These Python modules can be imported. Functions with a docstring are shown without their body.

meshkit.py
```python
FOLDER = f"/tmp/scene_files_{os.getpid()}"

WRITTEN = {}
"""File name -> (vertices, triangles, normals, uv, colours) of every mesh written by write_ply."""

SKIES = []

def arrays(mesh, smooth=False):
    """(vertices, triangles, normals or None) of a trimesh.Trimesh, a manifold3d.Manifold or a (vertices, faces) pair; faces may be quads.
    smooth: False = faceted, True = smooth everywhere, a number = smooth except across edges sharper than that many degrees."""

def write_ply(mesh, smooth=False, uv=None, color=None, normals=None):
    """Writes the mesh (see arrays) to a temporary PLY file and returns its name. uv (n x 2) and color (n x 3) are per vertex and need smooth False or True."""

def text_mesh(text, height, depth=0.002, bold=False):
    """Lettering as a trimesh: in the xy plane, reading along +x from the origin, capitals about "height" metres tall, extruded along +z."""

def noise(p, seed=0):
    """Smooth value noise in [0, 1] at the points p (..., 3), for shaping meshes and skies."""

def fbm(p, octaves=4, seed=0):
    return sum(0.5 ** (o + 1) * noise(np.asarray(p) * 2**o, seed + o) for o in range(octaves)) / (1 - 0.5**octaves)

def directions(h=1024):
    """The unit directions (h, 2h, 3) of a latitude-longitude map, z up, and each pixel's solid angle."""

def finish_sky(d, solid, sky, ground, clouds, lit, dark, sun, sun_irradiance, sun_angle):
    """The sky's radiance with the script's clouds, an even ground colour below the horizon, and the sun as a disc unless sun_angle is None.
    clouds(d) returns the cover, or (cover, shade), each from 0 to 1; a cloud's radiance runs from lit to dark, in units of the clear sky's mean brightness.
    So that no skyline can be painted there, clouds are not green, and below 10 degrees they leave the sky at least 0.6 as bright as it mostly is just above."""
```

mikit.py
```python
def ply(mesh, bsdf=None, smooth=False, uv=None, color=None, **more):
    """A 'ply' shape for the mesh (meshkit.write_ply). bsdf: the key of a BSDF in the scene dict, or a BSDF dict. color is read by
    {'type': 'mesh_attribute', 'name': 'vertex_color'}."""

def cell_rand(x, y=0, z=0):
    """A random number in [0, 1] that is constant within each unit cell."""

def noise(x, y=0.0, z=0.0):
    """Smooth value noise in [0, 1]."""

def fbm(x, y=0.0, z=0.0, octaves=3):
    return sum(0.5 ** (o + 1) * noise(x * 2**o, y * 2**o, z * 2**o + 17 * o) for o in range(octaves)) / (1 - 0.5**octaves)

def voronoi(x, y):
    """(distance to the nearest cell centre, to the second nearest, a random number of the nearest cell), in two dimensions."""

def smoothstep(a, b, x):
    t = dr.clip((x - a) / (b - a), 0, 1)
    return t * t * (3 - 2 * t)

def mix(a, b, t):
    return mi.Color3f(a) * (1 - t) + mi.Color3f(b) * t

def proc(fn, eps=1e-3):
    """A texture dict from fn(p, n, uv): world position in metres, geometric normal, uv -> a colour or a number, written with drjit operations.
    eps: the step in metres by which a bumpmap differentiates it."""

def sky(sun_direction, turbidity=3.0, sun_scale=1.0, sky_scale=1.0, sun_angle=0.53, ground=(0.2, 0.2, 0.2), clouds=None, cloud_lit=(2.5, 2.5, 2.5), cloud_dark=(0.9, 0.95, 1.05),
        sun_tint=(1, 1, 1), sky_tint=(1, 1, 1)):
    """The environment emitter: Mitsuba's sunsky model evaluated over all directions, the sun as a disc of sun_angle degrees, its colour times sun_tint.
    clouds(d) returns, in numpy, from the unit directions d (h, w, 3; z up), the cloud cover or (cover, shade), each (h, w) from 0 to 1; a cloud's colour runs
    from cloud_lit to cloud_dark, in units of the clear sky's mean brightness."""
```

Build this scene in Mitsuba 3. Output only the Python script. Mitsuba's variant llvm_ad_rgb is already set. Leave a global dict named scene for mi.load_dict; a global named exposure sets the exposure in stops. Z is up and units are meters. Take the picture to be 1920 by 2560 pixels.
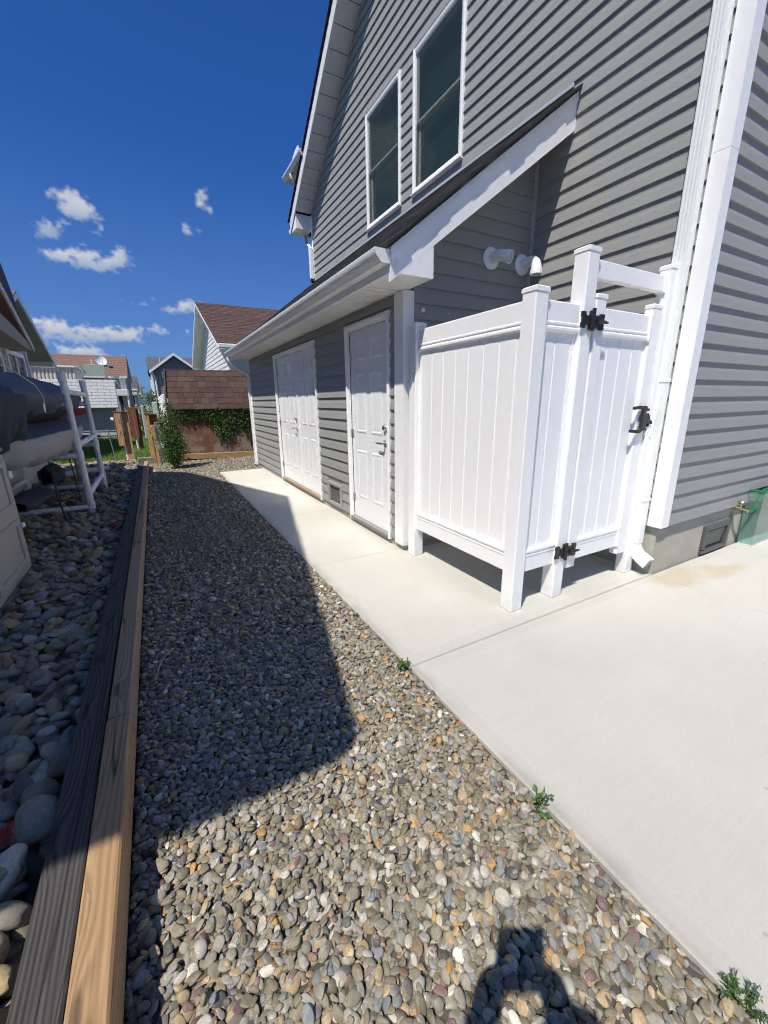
import math, numpy as np, trimesh, manifold3d as m3, drjit as dr, mitsuba as mi, mikit, meshkit
from shapely.geometry import Polygon
T = mi.ScalarTransform4f
scene, labels, used = {}, {}, set()

# ------------------------------------------------------------------ camera, sun and sky, exposure
YAW, PITCH, ROLL, F, CAM_Z = math.radians(29.0708), math.radians(-15.5421), math.radians(0.6668), 998.645, 1.42
fwd = np.array([math.sin(YAW) * math.cos(PITCH), math.cos(YAW) * math.cos(PITCH), math.sin(PITCH)])
rgt = np.cross(fwd, [0, 0, 1]); rgt /= np.linalg.norm(rgt)
dwn = np.cross(fwd, rgt)
up = -(-math.sin(ROLL) * rgt + math.cos(ROLL) * dwn)
scene['camera'] = {'type': 'perspective', 'fov': math.degrees(2 * math.atan(960 / F)), 'fov_axis': 'x', 'near_clip': 0.02, 'far_clip': 8000.0,
                   'to_world': T().look_at(origin=[0, 0, CAM_Z], target=[fwd[0], fwd[1], CAM_Z + fwd[2]], up=up.tolist())}
SUN = np.array([-0.525, -0.32, 1.0])
# clouds: (azimuth from +y towards +x, elevation, half width, half height, strength) in degrees
CLOUDS = [(-6.4, 16.6, 1.5, 1.0, 1.1), (-4.6, 18.6, 1.4, 1.1, 1.1), (-3.0, 18.4, 1.1, .9, .75), (-2.8, 17.2, .6, .6, .5), (-4.2, 19.7, .5, .6, .8), (-7.3, 15.8, .8, .5, .5),
          (-5.6, 14.2, 2.2, .75, 1.0), (-2.6, 14.5, 2.2, .85, 1.1), (-.3, 15.3, 1.0, 1.1, 1.1), (-6.6, 14.6, 1.0, .6, .8), (-2.2, 13.5, 2.0, .5, .4),
          (8.4, 21.6, .7, .7, .8), (7.9, 20.6, .7, .45, .95), (9.0, 20.5, .45, .6, .6), (6.4, 18.3, .65, .6, .9), (7.6, 18.5, .6, .3, .65),
          (-1.4, 10.9, .6, .35, .5), (.3, 10.7, .9, .5, .75), (1.6, 11.6, .7, .4, .6), (3.4, 10.2, 1.0, .6, .9), (5.0, 10.6, 1.2, .8, 1.1), (6.3, 10.8, 1.0, .7, .9),
          (-8.8, 7.4, 1.6, 1.0, 1.2), (-6.0, 7.2, 2.4, 1.0, 1.15), (-3.0, 7.4, 2.0, .95, 1.1), (-.3, 7.3, 1.6, .7, .85), (1.2, 8.2, 1.4, .55, .8), (2.6, 7.9, 1.0, .4, .6),
          (-10.5, 7.4, 2.0, 1.1, 1.1), (-7.3, 5.4, 1.6, .7, 1.0), (-5.3, 5.4, 1.8, .7, 1.0), (-3.0, 5.2, 1.6, .55, .7), (4.8, 8.2, .7, .4, .7), (3.8, 7.2, .7, .32, .6), (4.0, 6.2, .7, .28, .5), (-1.4, 5.4, .8, .4, .4),
          (40, 9, 5, 1.6, 1.0), (75, 12, 4, 1.4, 1.0), (110, 8, 6, 1.5, 1.0), (150, 15, 4, 1.5, .9), (190, 9, 6, 1.6, 1.0), (235, 12, 5, 1.4, 1.0), (275, 8, 6, 1.6, 1.0), (310, 13, 4, 1.4, 1.0), (335, 8, 5, 1.5, 1.0)]

_rc = np.random.default_rng(21)   # clouds added out of view to lift the neutral fill light in the shade
CLOUDS += [(_rc.uniform(32, 335), _rc.uniform(7, 50), _rc.uniform(3.5, 8), _rc.uniform(1.4, 3.0), _rc.uniform(.8, 1.15)) for _ in range(64)]

def clouds(d):
    az = np.degrees(np.arctan2(d[..., 0], d[..., 1])); el = np.degrees(np.arcsin(np.clip(d[..., 2], -1, 1)))
    out, shade = np.zeros(az.shape), np.zeros(az.shape)
    band = (el > 2) & (el < 58)
    a, e = az[band], el[band]
    q = np.stack([a * 0.9, e * 1.2, np.zeros_like(a)], -1)
    wob = (meshkit.fbm(q * .55, 4, 3) - .5), (meshkit.fbm(q * .55, 4, 9) - .5)
    detail = .55 * meshkit.fbm(q * 1.1, 6, 5) + .45 * meshkit.fbm(q * 2.7, 5, 15)
    body, low = np.zeros_like(a), np.zeros_like(a)
    for ca, ce, wa, we, s in CLOUDS:
        da = (a + .9 * wob[0] - ca + 180) % 360 - 180
        de = e + .7 * wob[1] - ce
        g = s * np.exp(-((da / wa) ** 2 + (de / np.where(de > 0, we, we * .75)) ** 2) * .8)
        low += g * np.clip(.55 - .8 * de / we, 0, 1)
        body += g
    cov = np.minimum(body, 1.25) + 2.3 * (detail - .5) * np.clip(body * 3, 0, 1) - .42
    cov = np.clip(cov / .95, 0, 1); cov = cov * cov * (3 - 2 * cov)
    out[band] = cov * .93
    shade[band] = np.clip(low / np.maximum(body, 1e-6) * .9 + .5 * (detail - .5), 0, 1)
    haze = .36 * np.clip(1 - el / 27, 0, 1) ** 1.5 * (el > -1)   # pale air towards the horizon, all the way round
    return np.maximum(out, haze), np.where(haze > out, 1.0, shade)

scene['sky'] = mikit.sky(SUN.tolist(), turbidity=5.0, clouds=clouds, cloud_lit=(3.3, 3.3, 3.35), cloud_dark=(1.35, 1.95, 2.7), sky_tint=(.115, .30, .63), sun_tint=(.89, 1.0, 1.16), ground=(.3, .29, .27))
exposure = 2.03

# ------------------------------------------------------------------ materials
def rgb(*c): return {'type': 'rgb', 'value': list(c)}
def prin(color, rough=.5, **k): return {'type': 'twosided', 'bsdf': {'type': 'principled', 'base_color': color if isinstance(color, dict) else rgb(*color), 'roughness': rough, **k}}
N, FB, SS, MIX = mikit.noise, mikit.fbm, mikit.smoothstep, mikit.mix
C3 = mi.Color3f
def stone_color(p, n, uv):
    pal = [((.165, .153, .117), .30), ((.205, .198, .172), .50), ((.25, .243, .225), .62), ((.335, .325, .295), .69), ((.165, .18, .195), .77), ((.30, .235, .15), .86), ((.19, .135, .085), .91), ((.15, .10, .10), .935), ((.36, .215, .08), .95), ((.09, .09, .09), .98), ((.46, .45, .42), 1.1)]
    c = C3(pal[-1][0])
    for col, lim in pal[-2::-1]: c = dr.select(uv.x < lim, C3(col), c)
    c = dr.select(uv.x > 1.5, MIX((.16, .15, .14), (.40, .03, .025), SS(.35, .6, FB(p.x * 26, p.y * 26, p.z * 26))), c)
    k = .98 + .30 * uv.y
    v = FB(p.x * 130, p.y * 130, p.z * 160, 3)
    vein = SS(.02, .0, dr.abs(N(p.x * 60 + 3, p.y * 60, p.z * 90) - .5))
    return c * C3(1.07, 1.03, .94) * k * (.78 + .44 * v) * (1 + .5 * vein)
def shingle_color(p, n, uv):
    a = MIX((.024, .024, .027), (.088, .052, .043), SS(.3, .7, uv.x))
    g = N(p.x * 420, p.y * 420, p.z * 420)
    return a * (.55 + .9 * uv.y) * (.7 + .6 * g) * (.85 + .3 * FB(p.x * 3, p.y * 3, p.z * 3))
def wood_color(p, n, uv):
    gz = uv.y > .66; gx = uv.y < .33
    l = dr.select(gz, p.z, dr.select(gx, p.x, p.y)); a = dr.select(gx, p.y, p.x); b = dr.select(gz, p.y, p.z)
    w = FB(l * .9, a * 6, b * 6, 2)
    fine = N(a * 520, l * 7, b * 520)
    d1, d2, r = mikit.voronoi(l * 2.1 + 7 * dr.floor(uv.x * 10), a * 9 + .3)
    on = SS(.35, .45, r)
    ring = dr.sin(a * 430 + b * 260 + 26 * w + 16 * on * dr.exp(-d1 * d1 * 14)) * .5 + .5
    knot = SS(.15, .06, d1) * on
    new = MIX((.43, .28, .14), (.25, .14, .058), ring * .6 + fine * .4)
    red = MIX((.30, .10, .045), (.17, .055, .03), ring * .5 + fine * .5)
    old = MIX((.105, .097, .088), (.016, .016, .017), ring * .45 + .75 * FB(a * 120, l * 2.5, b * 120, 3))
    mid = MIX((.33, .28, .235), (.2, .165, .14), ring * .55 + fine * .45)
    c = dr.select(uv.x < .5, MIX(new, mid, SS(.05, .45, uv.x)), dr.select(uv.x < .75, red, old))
    crack = SS(.022, .0, dr.abs(N(a * 30, l * .9, b * 30) - .5)) * .75
    return c * dr.select(uv.y > .95, mi.Float(1.55), mi.Float(1.0)) * (1 - .55 * knot) * (1 - crack) * (.86 + .28 * FB(l * 2, a * 9, b * 9))
def concrete_color(p, n, uv):
    base = C3(.465, .455, .408) * (.94 + .12 * FB(p.x * 2.3, p.y * 2.3, 0, 4)) * (.965 + .07 * N(p.x * 260, p.y * 260, p.z * 60))
    band = dr.maximum(SS(.085, .075, dr.abs(p.x - 1.04)), SS(.085, .075, dr.abs(p.y - 1.6)))
    base = base * (1 - .045 * band) * (.985 + .03 * N(p.x * 5, p.y * 130, 0)) * (.96 + .08 * FB(p.x * .9, p.y * .9, 2, 3))
    sx = p.x - 3.95; sy = p.y - 1.36 + .13 * sx
    st = SS(.25, .75, 1.5 * FB(p.x * 2.2 + 1.5, p.y * 4.6, 4, 5) + .14 - dr.sqrt(sx * sx * .5 + sy * sy * 7)) * SS(1.62, 1.5, p.y)
    st2 = SS(.55, .9, FB(p.x * 3, p.y * 3, 9, 3) + .5 - dr.sqrt(dr.square(p.x - 1.3) * 60 + dr.square(p.y - 1.95) * 40)) * .5
    dirt = SS(.06, .0, dr.abs(p.x - 1.06) + .05 * N(p.x * 9, p.y * 9)) * .25
    sp = SS(.045, .02, mikit.voronoi(p.x * 5, p.y * 5)[0]) * SS(.9, .95, mikit.voronoi(p.x * 5, p.y * 5)[2]) * .22
    c = MIX(base, base * C3(.86, .70, .48), st * .6 + st2 * .6)
    return c * (1 - dirt) * (1 - sp)
def foundation_color(p, n, uv):
    c = C3(.36, .345, .29) * (.8 + .4 * FB(p.x * 4, p.y * 4, p.z * 7, 4)) * (.93 + .14 * N(p.x * 160, p.y * 160, p.z * 160))
    drip = SS(.06, .03, dr.abs(p.x - 4.735 - .02 * N(p.z * 20))) * SS(.40, .3, p.z) * .55
    puddle = SS(.12, .1, dr.sqrt(dr.square(p.x - 4.55) * .35 + dr.square(p.z - .08)) + .03 * N(p.x * 20, p.z * 20)) * .2
    return c * (1 - drip) * (1 - puddle)
def siding_color(p, n, uv):
    return C3(.282, .284, .274) * (.94 + .08 * FB(p.x * 2, p.y * 2, p.z * 9)) * (.95 + .1 * N(p.x * 14, p.y * 14, p.z * 330))
def siding_bump(p, n, uv):
    return .0006 * FB(p.x * 22 + p.y * 22, p.z * 240, 0, 3)
def white_color(p, n, uv):
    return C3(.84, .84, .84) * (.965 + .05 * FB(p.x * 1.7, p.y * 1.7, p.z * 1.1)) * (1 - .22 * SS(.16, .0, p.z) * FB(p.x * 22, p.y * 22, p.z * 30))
def rust_color(p, n, uv):
    s = FB(p.x * 26, p.z * 1.6, 0, 4); b = FB(p.x * 5, p.z * 4, 7, 4)
    c = MIX((.185, .08, .047), (.10, .05, .036), s)
    c = MIX(c, (.21, .17, .145), SS(.42, .62, b + .3 * (s - .5)) * SS(.95, .3, p.z) * .9)
    return c * (.75 + .5 * N(p.x * 220, p.y * 220, p.z * 40))
def grass_color(p, n, uv):
    return MIX((.10, .20, .028), (.18, .29, .055), uv.x) * (.7 + .6 * FB(p.x * .8, p.y * .8))
def soil_color(p, n, uv):
    g = FB(p.x * 4, p.y * 4, 0, 4)
    return MIX(MIX((.05, .045, .035), (.11, .1, .08), g), MIX((.05, .085, .018), (.10, .15, .035), g), SS(11.6, 11.8, p.y))
def leaf_color(p, n, uv):
    return MIX(MIX((.03, .075, .016), (.085, .16, .03), uv.x), (.26, .12, .03), SS(.93, .99, uv.y))
def mat(k, d): scene['mat_' + k] = d
P = mikit.proc
mat('stone', prin(P(stone_color), .62)); mat('shingle', prin(P(shingle_color), .9)); mat('wood', prin(P(wood_color), .75))
mat('concrete', prin(P(concrete_color), .85)); mat('foundation', prin(P(foundation_color), .9))
mat('siding', {'type': 'twosided', 'bsdf': {'type': 'bumpmap', 'arbitrary': {**P(siding_bump, 2e-3)}, 'scale': 1.0, 'bsdf': {'type': 'principled', 'base_color': P(siding_color), 'roughness': .52}}})
mat('white', prin(P(white_color), .33)); mat('rust', prin(P(rust_color), .9)); mat('grass', prin(P(grass_color), .8)); mat('soil', prin(P(soil_color), .95))
mat('leaf', prin(P(leaf_color), .5)); mat('cloth_blue', prin((.095, .11, .155), .8)); mat('cloth_lit', prin((.36, .355, .375), .75)); mat('cloth_navy', prin((.03, .05, .075), .8)); mat('tilegrey', prin((.40, .41, .43), .7))
mat('alu', prin((.74, .745, .75), .3)); mat('sidinglight', prin((.37, .38, .385), .5)); mat('soffitdark', prin((.32, .30, .27), .6)); mat('ventgrey', prin((.085, .088, .086), .5)); mat('cloth_shaded', prin((.085, .092, .12), .8)); mat('ribbeige', prin((.62, .55, .49), .6)); mat('soffit', prin((.70, .70, .69), .5)); mat('greentrim', prin((.74, .765, .745), .35)); mat('door', prin((.77, .78, .80), .3)); mat('black', prin((.012, .012, .014), .4)); mat('dark', prin((.02, .022, .024), .7))
mat('nickel', prin((.62, .6, .56), .25, metallic=1.0)); mat('brass', prin((.62, .5, .28), .3, metallic=1.0)); mat('greymetal', prin((.22, .23, .24), .5)); mat('meter', prin((.42, .45, .48), .45))
mat('pvc', prin((.80, .82, .83), .35)); mat('beige', prin((.42, .395, .36), .55)); mat('beigedark', prin((.2, .19, .185), .6)); mat('blind', prin((.42, .5, .48), .6)); mat('red', prin((.42, .055, .03), .45)); mat('rope', prin((.55, .5, .38), .8))
mat('sidewhite', prin((.60, .60, .59), .55)); mat('sidegrey', prin((.27, .29, .31), .55)); mat('sidetaupe', prin((.21, .19, .205), .55)); mat('sidecream', prin((.50, .48, .42), .55)); mat('roofbrown', prin((.17, .105, .08), .9)); mat('roofcharcoal', prin((.075, .085, .1), .9)); mat('roofgreen', prin((.15, .19, .17), .9))
mat('screen', {'type': 'mask', 'opacity': .55, 'bsdf': prin((.010, .03, .03), .8)}); mat('winpane', {'type': 'thindielectric', 'specular_transmittance': rgb(.30, .42, .42)}); mat('binpane', {'type': 'blendbsdf', 'weight': .24, 'a': {'type': 'thindielectric', 'specular_transmittance': rgb(.62, .82, .76)}, 'b': prin((.42, .56, .50), .25)})
mat('hose', prin((.02, .16, .07), .4)); mat('skin', prin((.45, .27, .2), .5)); mat('shirt', prin((.1, .13, .2), .8)); mat('trousers', prin((.06, .06, .07), .8)); mat('darkglass', prin((.03, .04, .045), .1)); mat('straw', prin((.5, .42, .25), .7)); mat('bark', prin((.09, .07, .05), .9))

# ------------------------------------------------------------------ helpers
def num(k):
    if k not in used: used.add(k); return k
    i = 1
    while f'{k}_{i:03d}' in used: i += 1
    used.add(f'{k}_{i:03d}'); return f'{k}_{i:03d}'
def thing(name, label, cat, group=None, kind=None):
    k = num(name); labels[k] = {'label': label, 'category': cat}
    if group: labels[k]['group'] = group
    if kind: labels[k]['kind'] = kind
    return k
def struct(name, label=None):
    k = num(name); labels[k] = {'kind': 'structure', **({'label': label, 'category': name.split('_')[-1]} if label else {})}
    return k
_sg = np.array([(x, y, z) for x in (-1, 1) for y in (-1, 1) for z in (-1, 1)], float)
_cv = np.array([[s * np.where(np.arange(3) == a, 1.0, .8) for a in range(3)] for s in _sg]).reshape(-1, 3)
_cax = np.tile(np.eye(3), (8, 1)); _csg = np.repeat(_sg, 3, 0)
_hull = trimesh.Trimesh(_cv, trimesh.convex.convex_hull(_cv).faces, process=False)
_h = trimesh.convex.convex_hull(_cv); _map = [int(np.argmin(np.abs(_cv - v).sum(1))) for v in _h.vertices]
_cf = np.array([[_map[i] for i in f] for f in _h.faces])
_bf = trimesh.creation.box().faces; _bv = trimesh.creation.box().vertices * 2
class B:
    def __init__(s): s.v, s.f, s.u, s.n = [], [], [], 0
    def add(s, v, f, uv=None, M=None):
        v = np.asarray(v, float).reshape(-1, 3); f = np.asarray(f, int)
        if f.shape[1] == 4: f = np.vstack([f[:, [0, 1, 2]], f[:, [0, 2, 3]]])
        if M is not None: v = v @ np.asarray(M)[:3, :3].T + np.asarray(M)[:3, 3]
        s.v.append(v); s.f.append(f + s.n); s.n += len(v)
        u = np.zeros((len(v), 2)) + (0 if uv is None else np.asarray(uv, float)); s.u.append(u)
        return s
    def tm(s, m, uv=None, M=None):
        if hasattr(m, 'to_mesh'): q = m.to_mesh(); return s.add(q.vert_properties[:, :3], q.tri_verts, uv, M)
        return s.add(m.vertices, m.faces, uv, M)
    def box(s, x0, x1, y0, y1, z0, z1, b=0.0, uv=None, M=None):
        c = np.array([x0 + x1, y0 + y1, z0 + z1]) / 2; h = np.abs(np.array([x1 - x0, y1 - y0, z1 - z0])) / 2
        if b <= 0: return s.add(c + _bv * h, _bf, uv, M)
        b = min(b, .45 * h.min() * 2 * .9)
        return s.add(c + _csg * (h - b * (1 - _cax)), _cf, uv, M)
    def obox(s, c, ax, h, b=0.0, uv=None):
        A = np.asarray(ax, float).T; M = np.eye(4); M[:3, :3] = A; M[:3, 3] = c
        return s.box(-h[0], h[0], -h[1], h[1], -h[2], h[2], b, uv, M)
    def ext(s, prof, o, A, Bv, L, s0, s1, uv=None, cap=True):
        """polygon prof [(a, b)] in the plane o + a A + b Bv, extruded along L from s0 to s1"""
        pr = np.asarray(prof, float); o, A, Bv, L = (np.asarray(q, float) for q in (o, A, Bv, L)); n = len(pr)
        base = o + pr[:, :1] * A + pr[:, 1:] * Bv
        v = np.vstack([base + s0 * L, base + s1 * L]); i = np.arange(n); j = (i + 1) % n
        f = np.vstack([np.stack([i, j, j + n], 1), np.stack([i, j + n, i + n], 1)])
        if cap:
            tv, tf = trimesh.creation.triangulate_polygon(Polygon(pr), engine='earcut')
            idx = np.array([int(np.argmin(np.abs(pr - q).sum(1))) for q in tv])
            t = idx[tf]; f = np.vstack([f, t[:, ::-1], t + n])
        return s.add(v, f, uv)
    def tube(s, pts, r, sides=10, uv=None, cap=True, closed=False):
        p = np.asarray(pts, float); t = np.gradient(p, axis=0); t /= np.linalg.norm(t, axis=1, keepdims=True) + 1e-12
        ref = np.array([0, 0, 1.0]) if abs(t[0][2]) < .9 else np.array([1.0, 0, 0])
        a = np.cross(t[0], ref); a /= np.linalg.norm(a); As = []
        for k in range(len(p)):
            a = a - t[k] * (a @ t[k]); a /= np.linalg.norm(a); As.append(a)
        As = np.array(As); Bs = np.cross(t, As); an = np.arange(sides) * 2 * np.pi / sides
        r = np.broadcast_to(r, (len(p),))
        v = p[:, None] + r[:, None, None] * (np.cos(an)[None, :, None] * As[:, None] + np.sin(an)[None, :, None] * Bs[:, None])
        i, j = np.meshgrid(np.arange(len(p) - 1), np.arange(sides), indexing='ij')
        f = np.stack([i * sides + j, i * sides + (j + 1) % sides, (i + 1) * sides + (j + 1) % sides, (i + 1) * sides + j], -1).reshape(-1, 4)
        f = np.vstack([f[:, [0, 1, 2]], f[:, [0, 2, 3]]]); v = v.reshape(-1, 3)
        if cap:
            n = len(v); v = np.vstack([v, p[0], p[-1]]); k = np.arange(sides)
            f = np.vstack([f, np.stack([k * 0 + n, (k + 1) % sides, k], 1), np.stack([k * 0 + n + 1, k + n - sides, (k + 1) % sides + n - sides], 1)])
        return s.add(v, f, uv)
    def grid(s, P3, uv=None, closed_u=False):
        P3 = np.asarray(P3, float); a, b = P3.shape[:2]
        i, j = np.meshgrid(np.arange(a - 1), np.arange(b if closed_u else b - 1), indexing='ij'); k = (j + 1) % b
        f = np.stack([i * b + j, i * b + k, (i + 1) * b + k, (i + 1) * b + j], -1).reshape(-1, 4)
        return s.add(P3.reshape(-1, 3), f, uv)
    def put(s, key, m, smooth=False, kind=None, label=None):
        k = num(key)
        mesh = trimesh.Trimesh(np.vstack(s.v), np.vstack(s.f), process=False)
        u = np.vstack(s.u)
        if smooth not in (False, True): scene[k] = mikit.ply(mesh, 'mat_' + m, smooth)
        else: scene[k] = mikit.ply(mesh, 'mat_' + m, smooth, uv=u if m in UVM else None)
        if kind: labels.setdefault(k, {})['kind'] = kind
        if label: labels.setdefault(k, {})['label'] = label
        return k
UVM = {'stone', 'shingle', 'wood', 'grass', 'leaf'}
X, Y, Z = np.eye(3)
def cham(x0, x1, y0, y1, z0, z1, b=.003, uv=None): return B().box(x0, x1, y0, y1, z0, z1, b, uv)
def cyl(a, b, r, sides=14, **k): return B().tube([a, b], r, sides, **k)
def sub(iv, cut):
    out = []
    for a, b in iv:
        if cut[1] <= a or cut[0] >= b: out.append((a, b)); continue
        if cut[0] > a: out.append((a, cut[0]))
        if cut[1] < b: out.append((cut[1], b))
    return out
def siding(key, o, u, n, z0, z1, e, spans, m='siding', lip=.019, joint=None, stuff=False):
    rng = np.random.default_rng(abs(hash(key)) % 1000 if False else len(key) * 7 + 3)
    c = int(round((z1 - z0) / e)); acc = B()
    for i in range(c):
        lo, hi = z0 + i * e, z0 + (i + 1) * e
        prof = [(-.006, lo), (lip - .001, lo), (lip, lo + .003), (lip * .48, lo + e * .5), (lip * .16, lo + e * .70), (.0015, hi + .004), (-.006, hi + .004)]
        for a, b in spans(lo, hi):
            if b - a < .01: continue
            cuts = [a, b]
            if joint and b - a > 2.5: cuts = [a, a + (b - a) * rng.uniform(.25, .75), b]
            for k in range(len(cuts) - 1):
                q = acc if stuff else B()
                pr = prof if k == 0 else [(x + .0012 * (x > 0), zz) for x, zz in prof]
                q.ext(pr, o, n, Z, u, cuts[k] - (.02 if k else 0), cuts[k + 1])
                if not stuff: q.put(key, m)
    if stuff: acc.put(key, m, kind='stuff')

# ------------------------------------------------------------------ ground, slab, gravel, cobbles, timbers
A_, B_ = SUN[0] / SUN[2], SUN[1] / SUN[2]
struct('ground'); B().box(-3000, 3000, -3000, 3000, -1.0, -.07).put('ground', 'soil')
used.discard('ground'); used.add('ground')
if 'ground_001' in scene: scene['ground'] = scene.pop('ground_001'); used.discard('ground_001')

def skey(name, label=None):
    """a structure whose own mesh carries its name"""
    k = struct(name, label); used.discard(k); return k

# concrete: patio and walk panels with tooled joints
k = struct('concrete_slab')
def panel(x0, x1, y0, y1, b=.006): B().box(x0 + .003, x1 - .003, y0 + .003, y1 - .003, -.14, 0, b).put(k + '__slab_panel', 'concrete')
panel(1.04, 3.44, -1.6, 1.6); panel(3.44, 6.4, -1.6, 1.6); panel(6.4, 9.5, -1.6, 1.6); panel(1.04, 3.44, -5, -1.6); panel(3.44, 9.5, -5, -1.6)
for a, b in ((1.6, 3.2), (3.2, 4.95), (4.95, 7.0), (7.0, 9.06)): panel(1.04, 1.99 if a > 3 else 3.46, a, b)
B().box(1.02, 9.5, -5.02, 1.62, -.16, -.06).box(1.02, 2.0, 1.62, 9.08, -.16, -.06).put(k + '__slab_base', 'foundation')

ico1, ico2 = trimesh.creation.icosphere(1), trimesh.creation.icosphere(2)
octa = trimesh.Trimesh([[1, 0, 0], [-1, 0, 0], [0, 1, 0], [0, -1, 0], [0, 0, 1], [0, 0, -1]], [[0, 2, 4], [2, 1, 4], [1, 3, 4], [3, 0, 4], [2, 0, 5], [1, 2, 5], [3, 1, 5], [0, 3, 5]]).subdivide()
octa.vertices /= np.linalg.norm(octa.vertices, axis=1, keepdims=True)
def variants(base, count, seed, cut=(.62, .92), planes=7):
    rng = np.random.default_rng(seed); out = []
    for _ in range(count):
        d = base.vertices / np.linalg.norm(base.vertices, axis=1, keepdims=True); r = np.ones(len(d))
        for _ in range(planes):
            n = rng.normal(size=3); n /= np.linalg.norm(n); c = d @ n; lim = rng.uniform(*cut)
            with np.errstate(divide='ignore'): r = np.where(c > 0, np.minimum(r, (lim + .06 * (c > 0)) / np.maximum(c, 1e-6) * 1.0), r)
        v = d * np.minimum(r, 1.0)[:, None]; v /= np.abs(v).max(0)
        out.append(v)
    return out
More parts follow.
